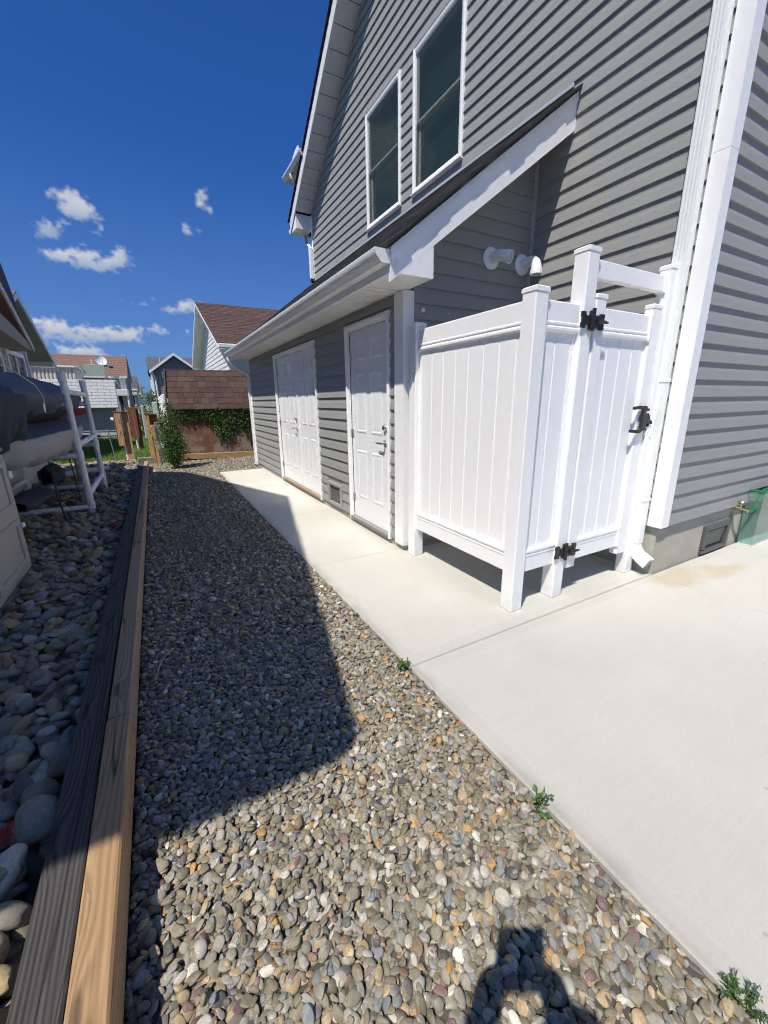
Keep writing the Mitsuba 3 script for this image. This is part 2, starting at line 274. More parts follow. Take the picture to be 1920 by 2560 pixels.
def drop(rng, x0, x1, y0, y1, cell, base, spacing, size, flat, elong, layers, keep, tilt=.35, hm=None):
    """stones dropped one after another on a growing height map: returns centre, axes matrices"""
    nx, ny = int((x1 - x0) / cell) + 1, int((y1 - y0) / cell) + 1
    if hm is None: hm = np.full((nx, ny), base) + rng.normal(0, .002, (nx, ny))
    out = []
    for layer in range(layers):
        gx, gy = np.meshgrid(np.arange(x0, x1, spacing), np.arange(y0, y1, spacing), indexing='ij')
        pts = np.stack([gx.ravel(), gy.ravel()], 1) + rng.uniform(-.55, .55, (gx.size, 2)) * spacing
        pts = pts[rng.permutation(len(pts))]
        for px, py in pts:
            if not keep(px, py): continue
            a = size * math.exp(np.clip(rng.normal(0, .25), -.45, .38)); b = a / rng.uniform(*elong); c = b * rng.uniform(*flat); th = rng.uniform(0, math.pi)
            ca, sa = math.cos(th), math.sin(th)
            def h(qx, qy): return hm[min(max(int((qx - x0) / cell), 0), nx - 1), min(max(int((qy - y0) / cell), 0), ny - 1)]
            h0, h1, h2, h3, h4 = h(px, py), h(px + .6 * a * ca, py + .6 * a * sa), h(px - .6 * a * ca, py - .6 * a * sa), h(px - .6 * b * sa, py + .6 * b * ca), h(px + .6 * b * sa, py - .6 * b * ca)
            s1 = np.clip((h1 - h2) / (1.2 * a), -.7, .7) + rng.normal(0, tilt * .4); s2 = np.clip((h3 - h4) / (1.2 * b), -.7, .7) + rng.normal(0, tilt * .4)
            z = (h0 * 2 + h1 + h2 + h3 + h4) / 6 + c * .55
            e1 = np.array([ca, sa, s1]); e1 /= np.linalg.norm(e1); e2 = np.array([-sa, ca, s2]); e2 -= e1 * (e1 @ e2); e2 /= np.linalg.norm(e2); e3 = np.cross(e1, e2)
            out.append((np.array([px, py, z]), np.stack([e1 * a, e2 * b, e3 * c], 1)))
            i0, i1 = int((px - a - x0) / cell), int((px + a - x0) / cell) + 2; j0, j1 = int((py - a - y0) / cell), int((py + a - y0) / cell) + 2
            i0, j0, i1, j1 = max(i0, 0), max(j0, 0), min(i1, nx), min(j1, ny)
            if i1 <= i0 or j1 <= j0: continue
            qx = x0 + np.arange(i0, i1)[:, None] * cell - px; qy = y0 + np.arange(j0, j1)[None, :] * cell - py
            u = (qx * ca + qy * sa) / a; w = (-qx * sa + qy * ca) / b; r2 = u * u + w * w
            top = z + c * np.sqrt(np.clip(1 - r2, 0, 1)) * .95 + s1 * u * a + s2 * w * b
            blk = hm[i0:i1, j0:j1]; np.copyto(blk, np.maximum(blk, top), where=r2 < 1)
    return out
def stones_put(key, st, vs, faces, rng, uvs, single):
    big = sorted(range(len(st)), key=lambda i: -max(np.linalg.norm(st[i][1], axis=0)) / np.linalg.norm(st[i][0] - [0, 0, CAM_Z]))
    first = set(big[:single]); rest = B()
    for i, (c, A) in enumerate(st):
        v = vs[i % len(vs)] @ A.T + c
        if i in first: B().add(v, faces, uvs[i]).put(key + '__stone', 'stone', True)
        else: rest.add(v, faces, uvs[i])
    return rest
def in_view(x, y, m=.14):
    q = np.array([x, y, -CAM_Z]); z = q @ fwd
    if z < .05: return False
    return abs(q @ rgt) / z < .97 + m and q @ dwn / z < 1.29 + m * 2

k = struct('gravel_bed')
B().box(-.27, 1.05, -4, 9.06, -.12, -.024).box(-.27, 3.4, 9.06, 11.45, -.12, -.024).put(k + '__gravel_base', 'soil')
rng = np.random.default_rng(11)
def keep_g(x, y):
    if not (x > -.265 and in_view(x, y)): return False
    if x > 1.034 and y < 9.07: return False
    return x < 2.4 and y < 11.42 + .19 * (1 - x) * 0
near = drop(rng, -.3, 1.06, -.15, 2.3, .004, -.024, .0215, .0156, (.30, .62), (1.1, 1.9), 2, lambda x, y: keep_g(x, y) and y < 2.3)
mid = drop(rng, -.3, 1.06, 2.3, 5.2, .006, -.023, .0255, .0174, (.34, .7), (1.05, 1.7), 2, keep_g)
far = drop(rng, -.3, 2.4, 5.2, 11.42, .01, -.022, .036, .0215, (.36, .7), (1.05, 1.6), 1, keep_g) 
far += drop(rng, -.3, 2.4, 5.2, 11.42, .01, -.012, .05, .021, (.36, .7), (1.05, 1.6), 1, keep_g)
def stone_uv(n, rng): return np.stack([rng.random(n), rng.random(n)], 1)
v1, v0 = variants(ico2, 18, 5, (.55, .9), 8), variants(octa, 10, 6)
v2 = variants(ico1, 18, 5, (.55, .9), 8)
un = stone_uv(len(near), rng); nn1 = [s for s in near if s[0][1] < 1.05]; nn2 = [s for s in near if s[0][1] >= 1.05]
g = stones_put(k, nn1, v1, ico2.faces, rng, un, 300)
for i, (c, A) in enumerate(nn2): g.add(v2[i % 18] @ A.T + c, ico1.faces, un[-1 - i])
u = stone_uv(len(mid), rng)
for i, (c, A) in enumerate(mid): g.add(v2[i % 18] @ A.T + c, ico1.faces, u[i]) if c[1] < 3.6 else g.add(v0[i % 10] @ A.T + c, octa.faces, u[i])
u = stone_uv(len(far), rng)
for i, (c, A) in enumerate(far): g.add(v0[i % 10] @ A.T + c, octa.faces, u[i])
g.put(k + '__pebbles', 'stone', True, kind='stuff')

k = struct('cobble_bed')
B().box(-5.2, -.46, -4, 11.72, -.12, .0).put(k + '__cobble_base', 'soil')
def keep_c(x, y): return in_view(x, y, .25) and x < -.49 and not (x < -1.12 and y < 4.33) and x > -2.6 - .05 * y
cob = drop(rng, -3.3, -.47, .3, 1.7, .012, -.01, .088, .062, (.45, .75), (1.1, 1.8), 3, keep_c, .3)
cob += drop(rng, -3.3, -.47, 1.7, 5.0, .010, -.005, .066, .044, (.45, .75), (1.1, 1.8), 2, keep_c, .3)
cob += drop(rng, -3.3, -.47, 5.0, 11.7, .012, .0, .08, .052, (.45, .75), (1.1, 1.8), 2, keep_c, .3)
for bx_, by_, bz_, ba_, ang_ in ((-.615, 1.03, .10, (.115, .08, .065), .5), (-.60, 1.27, .10, (.105, .06, .05), .9), (-.575, .90, .09, (.085, .05, .045), 1.1)):
    e1 = np.array([math.cos(ang_), math.sin(ang_), .05]); e1 /= np.linalg.norm(e1); e2 = np.array([-math.sin(ang_), math.cos(ang_), .1]); e2 -= e1 * (e1 @ e2); e2 /= np.linalg.norm(e2)
    cob.append((np.array([bx_, by_, bz_]), np.stack([e1 * ba_[0], e2 * ba_[1], np.cross(e1, e2) * ba_[2]], 1)))
u = stone_uv(len(cob), rng); u[:, 0] = np.where(u[:, 0] > .97, .8, u[:, 0])
for i, (c, A) in enumerate(cob):   # red paint overspray on two stones
    if c[1] < 1.1 and c[0] > -1.2: u[i] = ((.45, .62, .5, .83, .66, .3, .8)[i % 7], .9)
    for qx, qy in ((-.60, 3.43), (-.575, 5.43), (-.62, 1.45)):
        if abs(c[0] - qx) < .07 and abs(c[1] - qy) < .075: u[i] = (2.0, .5)
u[-3:] = ((.83, .95), (.65, .95), (.99, .6))
r_ = stones_put(k, cob, variants(ico2, 20, 8, (.58, .9), 8), ico2.faces, rng, u, 300)
r_.put(k + '__cobbles', 'stone', True, kind='stuff')

def timber(name, label, x0, x1, y0, y1, z0, z1, tone, grain=.5, cat='timber', M=None, b=.006):
    k = thing(name, label, cat); used.discard(k)
    if M is None and y1 - y0 > 1:   # subdivided so that old edges wander a little
        q = trimesh.creation.box(extents=(x1 - x0, y1 - y0, z1 - z0)); c = B().box(x0, x1, y0, y1, z0, z1, b, (tone, grain))
    else: c = B().box(x0, x1, y0, y1, z0, z1, b, (tone, grain), M)
    c.put(k, 'wood')
timber('landscape_timber', 'new tan landscape timber nearest the camera, sunlit at its near end', -.352, -.266, -.8, 1.772, .0, .15, .12)
timber('landscape_timber', 'long tan landscape timber in shade behind the butt joint with the nearest one', -.350, -.267, 1.776, 6.3, .0, .149, .24)  # this and the farthest: same wood, tone greyed for the shade
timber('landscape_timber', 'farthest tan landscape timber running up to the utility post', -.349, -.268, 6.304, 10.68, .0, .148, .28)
timber('old_landscape_timber', 'blackened old landscape timber beside the cobbles, in front with a long split', -.462, -.356, -.8, 4.6, -.02, .146, .81)
timber('old_landscape_timber', 'far weathered dark landscape timber ending near the utility posts', -.46, -.357, 4.606, 11.2, -.02, .143, .86)
ca = math.atan2(11.4 - 11.77, 2.3 - .5)
Mt = np.eye(4); Mt[:2, :2] = [[math.cos(ca), -math.sin(ca)], [math.sin(ca), math.cos(ca)]]; Mt[:3, 3] = (.47, 11.80, 0)
timber('edging_timber', 'yellow new timber laid along the foot of the brown shed', 0, 2.6, -.0, .09, -.02, .125, .08, .2, M=Mt)
timber('edging_timber', 'grey weathered timber stub crossing behind the end of the long timbers', -.5, -.0, 11.28, 11.40, -.02, .16, .35, .2)
timber('edging_timber', 'low timber lying along the grass edge behind the cobbles', -3.6, -.62, 11.71, 11.78, -.02, .085, .33, .2)

# grass beyond the timbers
k = thing('grass', 'bright green lawn behind the cobbles and utility posts', 'grass', kind='stuff'); used.discard(k)
n = 42000; gy = 11.8 + (rng.random(n) ** 1.9) * 24; gx = -4.2 + rng.random(n) * 4.6 + (gy - 12) * .0
hgt = (.04 + .05 * rng.random(n)) * (1 + (gy - 11) * .03); th = rng.random(n) * 6.28; wd = .004 * (1 + (gy - 11) * .16)
lean = rng.normal(0, .5, (n, 2)); base = np.stack([gx, gy, gx * 0 - .07], 1); dx = np.stack([np.cos(th) * wd, np.sin(th) * wd, wd * 0], 1)
tip = base + np.stack([lean[:, 0] * hgt, lean[:, 1] * hgt, hgt + .05], 1)
v = np.stack([base - dx, base + dx, tip], 1).reshape(-1, 3)
ut = np.repeat(np.stack([rng.random(n), rng.random(n)], 1), 3, 0)
B().add(v, np.arange(3 * n).reshape(-1, 3), ut).put(k, 'grass')

# ------------------------------------------------------------------ the grey house
H = thing('grey_house', 'grey vinyl sided house with white trim and a lean-to with white doors', 'house')
XM, XS, YJ, YR, E = 3.4, 1.95, 3.12, 1.585, .125
SL = .72
def rake_z(y): return 5.12 + SL * (9.05 - y) if y > 5.315 else 5.12 + SL * (y - 1.58)
W1, W2 = (5.51, 6.52, 4.03, 5.52), (4.215, 5.215, 4.02, 5.52)
B().box(XM + .004, 12, YR + .03, 9.05, -.1, 5.2).ext([(1.60, 5.2), (9.05, 5.2), (5.315, 5.12 + SL * 3.735 + .05)], (0, 0, 0), Y, Z, X, XM + .004, 12)
hb = B()
# wall cores, with real openings behind the two windows
def core_gable(q):
    p = Polygon([(YR + .02, .38), (9.05, .38), (9.05, 5.17), (5.315, 5.17 + SL * 3.735), (YR + .02, 5.17)])
    for a, b, c, d in (W1, W2): p = p.difference(Polygon([(a + .06, c + .06), (b - .06, c + .06), (b - .06, d - .06), (a + .06, d - .06)]))
    m = trimesh.creation.extrude_polygon(p, .12, engine='earcut'); v = m.vertices
    q.add(np.stack([XM + .003 + v[:, 2], v[:, 0], v[:, 1]], 1), m.faces)
core_gable(hb)
hb.box(XM + .13, 12, YR + .02, YR + .1, .38, 5.2); hb.box(XM + .13, 12, 9.0, 9.05, .38, 5.2).box(11.9, 12, YR + .1, 9.0, .38, 5.2)
hb.put(H + '__wall_core', 'siding')
q = B().box(XM + .022, 12, YR + .025, 9.04, -.14, .42); q.put(H + '__foundation', 'foundation')
q = B().box(XS + .012, XM, YJ + .012, 9.47, -.14, .092); q.put(H + '__foundation', 'foundation')

def spans_gable(lo, hi):
    zm = (lo + hi) / 2; a, b = 1.655, 9.05
    if zm > 5.12:
        t = (zm - 5.12) / SL; a, b = max(a, 1.58 + t), 9.05 - t
        if b - a < .05: return []
    elif zm < 3.90: b = YJ - .005
    iv = [(a, b)]
    for w in (W1, W2):
        if hi > w[2] + .01 and lo < w[3] - .01: iv = sub(iv, (w[0], w[1]))
    return iv
siding(H + '__gable_wall__siding_board', (XM, 0, 0), Y, -X, .42, 7.8, E, spans_gable, joint=True, lip=.0165)
siding(H + '__front_wall__siding_board', (0, YR, 0), X, -Y, .42, 5.05, E, lambda lo, hi: [(3.485, 9.2)], joint=True, lip=.0155)
siding(H + '__jog_wall__siding_board', (0, YJ, 0), X, -Y, .09, 3.72, E, lambda lo, hi: [(max(2.035, 1.60 + (lo - 2.32) / .745), 3.352)])
D1, D2, VT = (3.345, 4.312), (5.285, 7.36), (4.557, 5.031)
def spans_front(lo, hi):
    iv = [(3.252, 9.43)]
    if lo < 2.18: iv = sub(sub(iv, D1), D2)
    if lo < .38 and hi > .11: iv = sub(iv, VT)
    return iv
siding(H + '__shed_wall__siding_board', (XS, 0, 0), Y, -X, .09, 2.30, E, spans_front)
q = B().box(XS + .003, XS + .1, YJ + .01, D1[0] + .02, .05, 2.32).box(XS + .003, XS + .1, D1[1] - .02, D2[0] + .02, .05, 2.32).box(XS + .003, XS + .1, D2[1] - .02, 9.47, .05, 2.32)
q.box(XS + .003, XS + .1, D1[0] + .02, D1[1] - .02, 2.16, 2.32).box(XS + .003, XS + .1, D2[0] + .02, D2[1] - .02, 2.16, 2.32)
q.ext([(XS + .1, .05), (XM - .003, .05), (XM - .003, 3.75), (XS + .1, 2.6)], (0, 0, 0), X, Z, Y, YJ + .004, YJ + .08).box(XS + .02, XM, 9.38, 9.47, .05, 2.4)
q.put(H + '__wall_core', 'siding')

# corner boards, inner corner trim, flashing
def corner(key, x, y, wx, wy, z0, z1, t=.022):
    B().ext([(-t, -t), (wx, -t), (wx, 0), (0, 0), (0, wy), (-t, wy)], (x, y, 0), X, Y, Z, z0, z1).put(key, 'white')
corner(H + '__corner_board', XM, YR, .085, .083, .418, 2.93); corner(H + '__corner_board', XM - .001, YR - .001, .086, .084, 2.932, 5.1)
corner(H + '__corner_board', XS, YJ, .085, .128, .06, 2.298)
B().box(XS - .016, XS + .05, 9.43, 9.492, .04, 2.30, .004).put(H + '__corner_board', 'white')
B().box(XM - .018, XM, 9.0, 9.066, 3.95, 5.1, .004).put(H + '__corner_board', 'white')
B().box(3.352, 3.397, YJ - .02, YJ, .09, 3.70, .004).put(H + '__corner_trim', 'sidinglight')
B().box(XM - .02, XM, 2.80, 9.06, 3.885, 3.92, .004).put(H + '__flashing', 'meter')
# windows with sashes, panes and blinds
def window(a, b, c, d):
    w = num(H + '__window'); t = .062
    q = B()
    prof = [(0, 0), (t, 0), (t, .022), (t - .018, .03), (.02, .034), (.006, .026)]
    for lo, hi, s in ((a, b, 1),):
        q.ext([(p, n_) for p, n_ in prof], (XM, a, 0), Y, -X, Z, c, d); q.ext(prof, (XM, b, 0), -Y, -X, Z, c, d)
        q.ext(prof, (XM, 0, d), -Z, -X, Y, a + t, b - t); q.ext(prof, (XM, 0, c), Z, -X, Y, a + t, b - t)
    q.put(w + '__trim', 'white')
    B().ext([(-.012, 0), (-.012, -.012), (.016, -.02), (.05, -.02), (.05, 0)], (XM - .036, 0, c + .008), X, Z, Y, a - .006, b + .006).put(w + '__sill', 'white')
    m = c + .505 * (d - c); a2, b2, c2, d2 = a + t, b - t, c + t, d - t
    def sash(x, z0, z1, key, s=.036):
        q = B().box(x, x + .03, a2, a2 + s, z0, z1, .004).box(x, x + .03, b2 - s, b2, z0, z1, .004).box(x, x + .03, a2 + s, b2 - s, z0, z0 + s, .004).box(x, x + .03, a2 + s, b2 - s, z1 - s, z1, .004)
        q.put(key, 'white')
        v = [(x + .016, a2 + s, z0 + s), (x + .016, b2 - s, z0 + s), (x + .016, b2 - s, z1 - s), (x + .016, a2 + s, z1 - s)]
        B().add(v, [[0, 1, 2, 3]]).put(w + '__pane', 'winpane')
    sash(XM - .002, m - .02, d2, w + '__upper_sash'); sash(XM + .034, c2, m + .018, w + '__lower_sash')
    q = B()
    zz = c2
    while zz < d2:
        q.add([(XM + .108, a2 + .02, zz), (XM + .108, b2 - .02, zz), (XM + .122, b2 - .02, zz + .052), (XM + .122, a2 + .02, zz + .052)], [[0, 1, 2, 3]]); zz += .047
    q.put(w + '__blind', 'blind')
    v = [(XM - .0055, a2 + .004, c2 + .004), (XM - .0055, b2 - .004, c2 + .004), (XM - .0055, b2 - .004, d2 - .004), (XM - .0055, a2 + .004, d2 - .004)]; B().add(v, [[0, 1, 2, 3]]).put(w + '__insect_screen', 'screen')
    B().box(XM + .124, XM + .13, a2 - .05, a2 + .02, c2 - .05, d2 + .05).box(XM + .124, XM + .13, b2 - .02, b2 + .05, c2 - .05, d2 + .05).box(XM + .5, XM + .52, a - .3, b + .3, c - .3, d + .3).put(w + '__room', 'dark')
window(*W1); window(*W2)

# main roof: slabs, rake soffit, fascia, far eave box, gutters
RX = 3.06
def slope_pts(y): return rake_z(y)
Lr = math.hypot(1, SL)
def roof_side(sg, yA, yB, zA, zB):
    """sg +1: far slope (falls towards +y)"""
    q = B()
    n = 40
    for i in range(n):
        t0, t1 = i / n, (i + 1) / n
        ya, za, yb, zb = yA + (yB - yA) * t0, zA + (zB - zA) * t0, yA + (yB - yA) * t1, zA + (zB - zA) * t1
        q.ext([(ya, za + .012), (yb + .02 * sg, zb + .016), (yb + .02 * sg, zb + .03), (ya, za + .018)], (0, 0, 0), Y, Z, X, RX - .045, 12.3, (.1, .5 + .25 * ((i * 7) % 5) / 5))
    return q
ZR = 5.12 + SL * 3.735 + .2
roof_side(1, 5.315, 9.44, ZR, ZR - SL * 4.125).put(H + '__roof', 'shingle'); roof_side(-1, 5.315, 1.19, ZR, ZR - SL * 4.125).put(H + '__roof', 'shingle')
for sg, ye in ((1, 9.40), (-1, 1.23)):
    ze = 5.12 - SL * .35
    zr = 5.12 + SL * 3.735
    B().ext([(5.315, zr + .20), (ye, ze + .20), (ye, ze - .01), (5.315, zr - .01)], (0, 0, 0), Y, Z, X, RX - .012, RX + .012).put(H + '__rake_fascia', 'alu')
    B().ext([(5.315, zr + .20), (ye, ze + .20), (ye, ze + .015), (5.315, zr + .015)], (0, 0, 0), Y, Z, X, RX + .012, 12).put(H + '__roof_deck', 'dark')
    npan = 17
    for i in range(npan):
        t0, t1 = i / npan, (i + 1) / npan
        ya, yb = 5.315 + (ye - sg * .35 - 5.315) * t0, 5.315 + (ye - sg * .35 - 5.315) * t1
        za, zb = zr - SL * abs(ya - 5.315), zr - SL * abs(yb - 5.315)
        B().ext([(ya, za), (yb - .012 * sg, zb + .009), (yb - .012 * sg, zb + .018), (ya, za + .010)], (0, 0, 0), Y, Z, X, RX + .012, XM - .002).put(H + '__rake_soffit__soffit_panel', 'soffit')
# far eave box (return) and its gutter
B().ext([(9.068, 5.10), (9.40, 5.12 - SL * .35), (9.40, 4.845), (9.068, 4.845)], (0, 0, 0), Y, Z, X, RX + .0125, XM + .0).put(H + '__eave_return', 'white')
GUT = [(0, .085), (0, 0), (.07, 0), (.092, .026), (.112, .042), (.122, .072), (.122, .088), (.108, .088), (.118, .082), (.115, .07), (.107, .046), (.088, .03), (.068, .004), (.004, .004), (.004, .085)]
def gutter(key, o, out, along, s0, s1, endcap=True):
    q = B().ext(GUT, o, out, Z, along, s0, s1)
    cap = [(0, 0), (.07, 0), (.092, .026), (.112, .042), (.122, .072), (.122, .088), (0, .088)]
    q.ext(cap, o, out, Z, along, s0 - .003, s0); q.ext(cap, o, out, Z, along, s1, s1 + .003)
    q.put(key, 'alu', 35)
gutter(H + '__gutter', (0, 9.405, 4.85), Y, X, RX + .0, 11.9)
# dormer eave on the far slope: gutter, soffit box, cheek, splash guard
gutter(H + '__dormer_gutter', (3.10, 0, 5.78), -X, Y, 8.38, 9.50)
B().box(3.103, 3.42, 8.42, 9.50, 5.775, 5.87, .003).put(H + '__dormer_eave', 'soffit')
def rtop(y): return rake_z(y) + .235
B().ext([(8.38, rtop(8.38) - .1), (9.30, rtop(9.30) - .1), (9.30, 5.775), (8.45, 5.775)], (0, 0, 0), Y, Z, X, 3.42, 5.6).put(H + '__dormer_cheek', 'sidetaupe')
B().ext([(3.09, 5.872), (4.6, 6.9), (4.6, 6.95), (3.05, 5.90)], (0, 0, 0), X, Z, Y, 8.30, 9.55, (.1, .5)).put(H + '__dormer_roof', 'shingle')
th = np.linspace(0, 1, 9); zt_ = 5.89 + .075 * np.sin(np.clip(th * 1.1, 0, 1) * math.pi) ** .7
B().grid(np.stack([np.stack([2.975 + .02 * np.sin(th * 3), 8.38 + .40 * th, np.full(9, 5.86)], 1), np.stack([2.975 + .02 * np.sin(th * 3), 8.38 + .40 * th, zt_], 1)])).put(H + '__splash_guard', 'white')
def ptube(pts, w, d, key, m='alu'):
    """rectangular down pipe with rounded edges swept along pts"""
    p = np.asarray(pts, float); t = np.gradient(p, axis=0); t /= np.linalg.norm(t, axis=1, keepdims=True)
    return p, t
B().tube([(3.04, 9.1, 5.78), (3.05, 9.1, 5.70), (3.12, 9.1, 5.62), (3.28, 9.1, 5.56), (3.38, 9.1, 5.50)], .036, 10).put(H + '__downspout_elbow', 'alu', True)
B().tube([(3.40, 9.46, 4.86), (3.40, 9.46, 4.76), (3.37, 9.40, 4.68), (3.34, 9.22, 4.62), (3.34, 9.10, 4.57), (3.345, 9.05, 4.50)], .033, 10).put(H + '__downspout_elbow', 'alu', True)
B().box(3.30, 3.375, 9.0, 9.06, 3.93, 4.52, .01).put(H + '__downspout', 'white')
B().box(3.305, 3.37, 8.98, 9.05, 3.86, 3.93, .01).put(H + '__downspout_cap', 'black')

# lean-to roof over the doors: shingles, fascia, gutter, soffit, rake board, box return
RS = .772
def rz(x): return 3.878 - RS * (3.4 - x)
q = B(); rng3 = np.random.default_rng(3)
Ls = math.hypot(1, RS); ux, uz = 1 / Ls, RS / Ls
c = 0; xs = 1.565
while xs < 3.36:
    x1 = min(xs + .118, 3.395); y = 2.716 + rng3.uniform(-.008, .008) - .17 * rng3.random() * 0
    first = True
    while y < 9.62:
        w = rng3.uniform(.11, .21); y1 = min(y + w, 9.64); t = rng3.choice([.006, .013])
        q.ext([(xs - .008, rz(xs - .008) - .012), (xs - .008, rz(xs - .008) + t), (x1 + .02, rz(x1 + .02) - .002), (x1 + .02, rz(x1 + .02) - .012)], (0, 0, 0), X, Z, Y, y + (rng3.uniform(-.012, .006) if first else 0), y1 - .003, (.1, rng3.random()))
        y = y1; first = False
    xs += .118; c += 1
q.put(H + '__lean_to_roof__shingles', 'shingle', kind='stuff')
B().ext([(1.60, rz(1.60) - .034), (3.4, rz(3.4) - .034), (3.4, rz(3.4) - .013), (1.56, rz(1.56) - .013)], (0, 0, 0), X, Z, Y, 2.72, 9.6).put(H + '__lean_to_roof__deck', 'dark')
B().box(1.602, 1.622, 2.752, 9.56, 2.30, 2.475).put(H + '__fascia', 'alu')
gutter(H + '__gutter', (1.601, 0, 2.352), -X, Y, 2.752, 9.56)
q = B().box(1.622, 1.945, 2.775, 9.55, 2.318, 2.322); q.put(H + '__soffit_backing', 'soffit')
y = 2.775
while y < 9.5:
    y1 = min(y + .305, 9.55)
    s = B()
    for k_ in range(3):
        ya, yb = y + (y1 - y) * k_ / 3, y + (y1 - y) * (k_ + 1) / 3
        s.ext([(ya + .002, 2.302), (yb - .030, 2.302), (yb - .024, 2.3155), (yb, 2.315), (yb, 2.317), (ya + .002, 2.317)], (0, 0, 0), Y, Z, X, 1.623, 1.945)
    s.put(H + '__soffit__soffit_panel', 'soffit'); y = y1
def rb(x): return 2.522 + .745 * (x - 1.98)
def rt(x): return rz(x) - .036
B().ext([(1.603, rb(1.603)), (3.395, rb(3.395)), (3.395, rt(3.395) - .062), (1.603, rt(1.603) - .062)], (0, 0, 0), X, Z, Y, 2.752, 2.775).put(H + '__rake_board', 'white')
B().ext([(1.603, rt(1.603) - .065), (3.393, rt(3.393) - .065), (3.393, rt(3.393)), (1.603, rt(1.603))], (0, 0, 0), X, Z, Y, 2.741, 2.7745).put(H + '__rake_trim', 'white')
B().ext([(1.603, 2.302), (1.978, 2.302), (1.978, rb(1.978) - .004), (1.672, 2.302 + .004)], (0, 0, 0), X, Z, Y, 2.753, 2.774).put(H + '__box_return', 'white')
B().box(1.955, 1.978, 2.7745, YJ - .02, 2.303, 2.53).put(H + '__box_return_side', 'white')
B().box(1.62, 1.955, 2.775, YJ - .024, 2.3025, 2.306).put(H + '__box_return_soffit', 'soffit')
B().ext([(1.98, rb(1.98) + .02), (3.39, rb(3.39) + .02), (3.39, rb(3.39) + .026), (1.98, rb(1.98) + .026)], (0, 0, 0), X, Z, Y, 2.776, YJ - .015).put(H + '__rake_soffit', 'soffit')
# far elbow of the lean-to gutter
B().tube([(1.53, 9.44, 2.352), (1.535, 9.445, 2.27), (1.60, 9.46, 2.18), (1.75, 9.49, 2.10), (1.88, 9.51, 2.04), (1.92, 9.515, 1.97), (1.925, 9.515, 1.85)], .036, 10).put(H + '__downspout_elbow', 'alu', True)
B().box(1.89, 1.955, 9.485, 9.55, .03, 1.9, .01).put(H + '__downspout', 'alu')

# doors
PROW = [(1.835, 2.022), (1.085, 1.704), (.35, .893)]
def raised(q, x, ya, yb, za, zb):
    ring = [(0, 0), (.010, .007), (.022, .008), (.034, .002), (.05, .0045)]
    pts = [[(x - h_, ya + i, za + i), (x - h_, yb - i, za + i), (x - h_, yb - i, zb - i), (x - h_, ya + i, zb - i)] for i, h_ in ring]
    v = np.array(pts).reshape(-1, 3); f = []
    for r in range(len(ring) - 1):
        for k_ in range(4): f.append([r * 4 + k_, r * 4 + (k_ + 1) % 4, r * 4 + 4 + (k_ + 1) % 4, r * 4 + 4 + k_])
    r = (len(ring) - 1) * 4; f.append([r, r + 1, r + 2, r + 3]); q.add(v, f)
def leaf(d, ya, yb, z0, z1, key):
    x = XS + .012
    B().box(x, x + .04, ya, yb, z0, z1, .003).put(key, 'door')
    w = yb - ya; m = w * .155; g = w * .13; pw = (w - 2 * m - g) / 2
    for za, zb in PROW:
        for k_ in range(2):
            q = B(); raised(q, x - .0005, ya + m + k_ * (pw + g), ya + m + k_ * (pw + g) + pw, za, zb); q.put(d + '__raised_panel', 'door')
def trim_(d, a, b, z1, t=.062):
    prof = [(0, 0), (t, 0), (t, .018), (t - .02, .024), (t - .03, .034), (.012, .036), (0, .03)]
    q = B().ext(prof, (XS + .004, a, 0), Y, -X, Z, .06, z1).ext(prof, (XS + .004, b, 0), -Y, -X, Z, .06, z1).ext(prof, (XS + .004, 0, z1), -Z, -X, Y, a + t - .03, b - t + .03)
    q.put(d + '__trim', 'white')
def hinge(d, y, z): B().box(XS + .004, XS + .012, y - .03, y + .012, z - .045, z + .045, .002).tube([(XS + .003, y + .012, z - .045), (XS + .003, y + .012, z + .045)], .007, 8).put(d + '__hinge', 'nickel')
def lever(d, y, z, s):
    q = B().tube([(XS + .012, y, z), (XS + .001, y, z)], .031, 20).tube([(XS + .0, y, z), (XS - .045, y, z)], .011, 12)
    q.tube([(XS - .045, y - .006 * s, z), (XS - .048, y + .03 * s, z), (XS - .046, y + .075 * s, z - .002), (XS - .04, y + .105 * s, z - .002)], [.0115, .011, .010, .008], 10); q.put(d + '__lever', 'nickel', 40)
def deadbolt(d, y, z): B().tube([(XS + .012, y, z), (XS - .004, y, z), (XS - .008, y, z), (XS - .018, y, z), (XS - .02, y, z)], [.031, .031, .026, .023, .014], 20).put(d + '__deadbolt', 'nickel', 40)
d = num(H + '__single_door'); trim_(d, *D1, 2.19); leaf(d, 3.407, 4.25, .098, 2.128, d + '__panel_leaf')
for z in (1.87, 1.07, .33): hinge(d, 4.235, z)
deadbolt(d, 3.475, 1.165); lever(d, 3.478, 1.015, 1)
B().box(XS - .03, XS + .03, D1[0] + .03, D1[1] - .03, .062, .096, .004).put(d + '__threshold', 'greymetal')
d = num(H + '__double_door'); trim_(d, *D2, 2.19); leaf(d, 6.245, 7.298, .098, 2.128, d + '__panel_leaf'); leaf(d, 5.347, 6.195, .098, 2.128, d + '__panel_leaf')
B().box(XS - .004, XS + .03, 6.195, 6.245, .10, 2.128, .006).put(d + '__astragal', 'door')
for z in (1.87, 1.07, .33): hinge(d, 7.285, z)
deadbolt(d, 6.33, 1.165); lever(d, 6.333, 1.015, 1)
B().box(XS - .03, XS + .03, D2[0] + .03, D2[1] - .03, .062, .096, .004, (.3, .5)).put(d + '__threshold', 'wood')
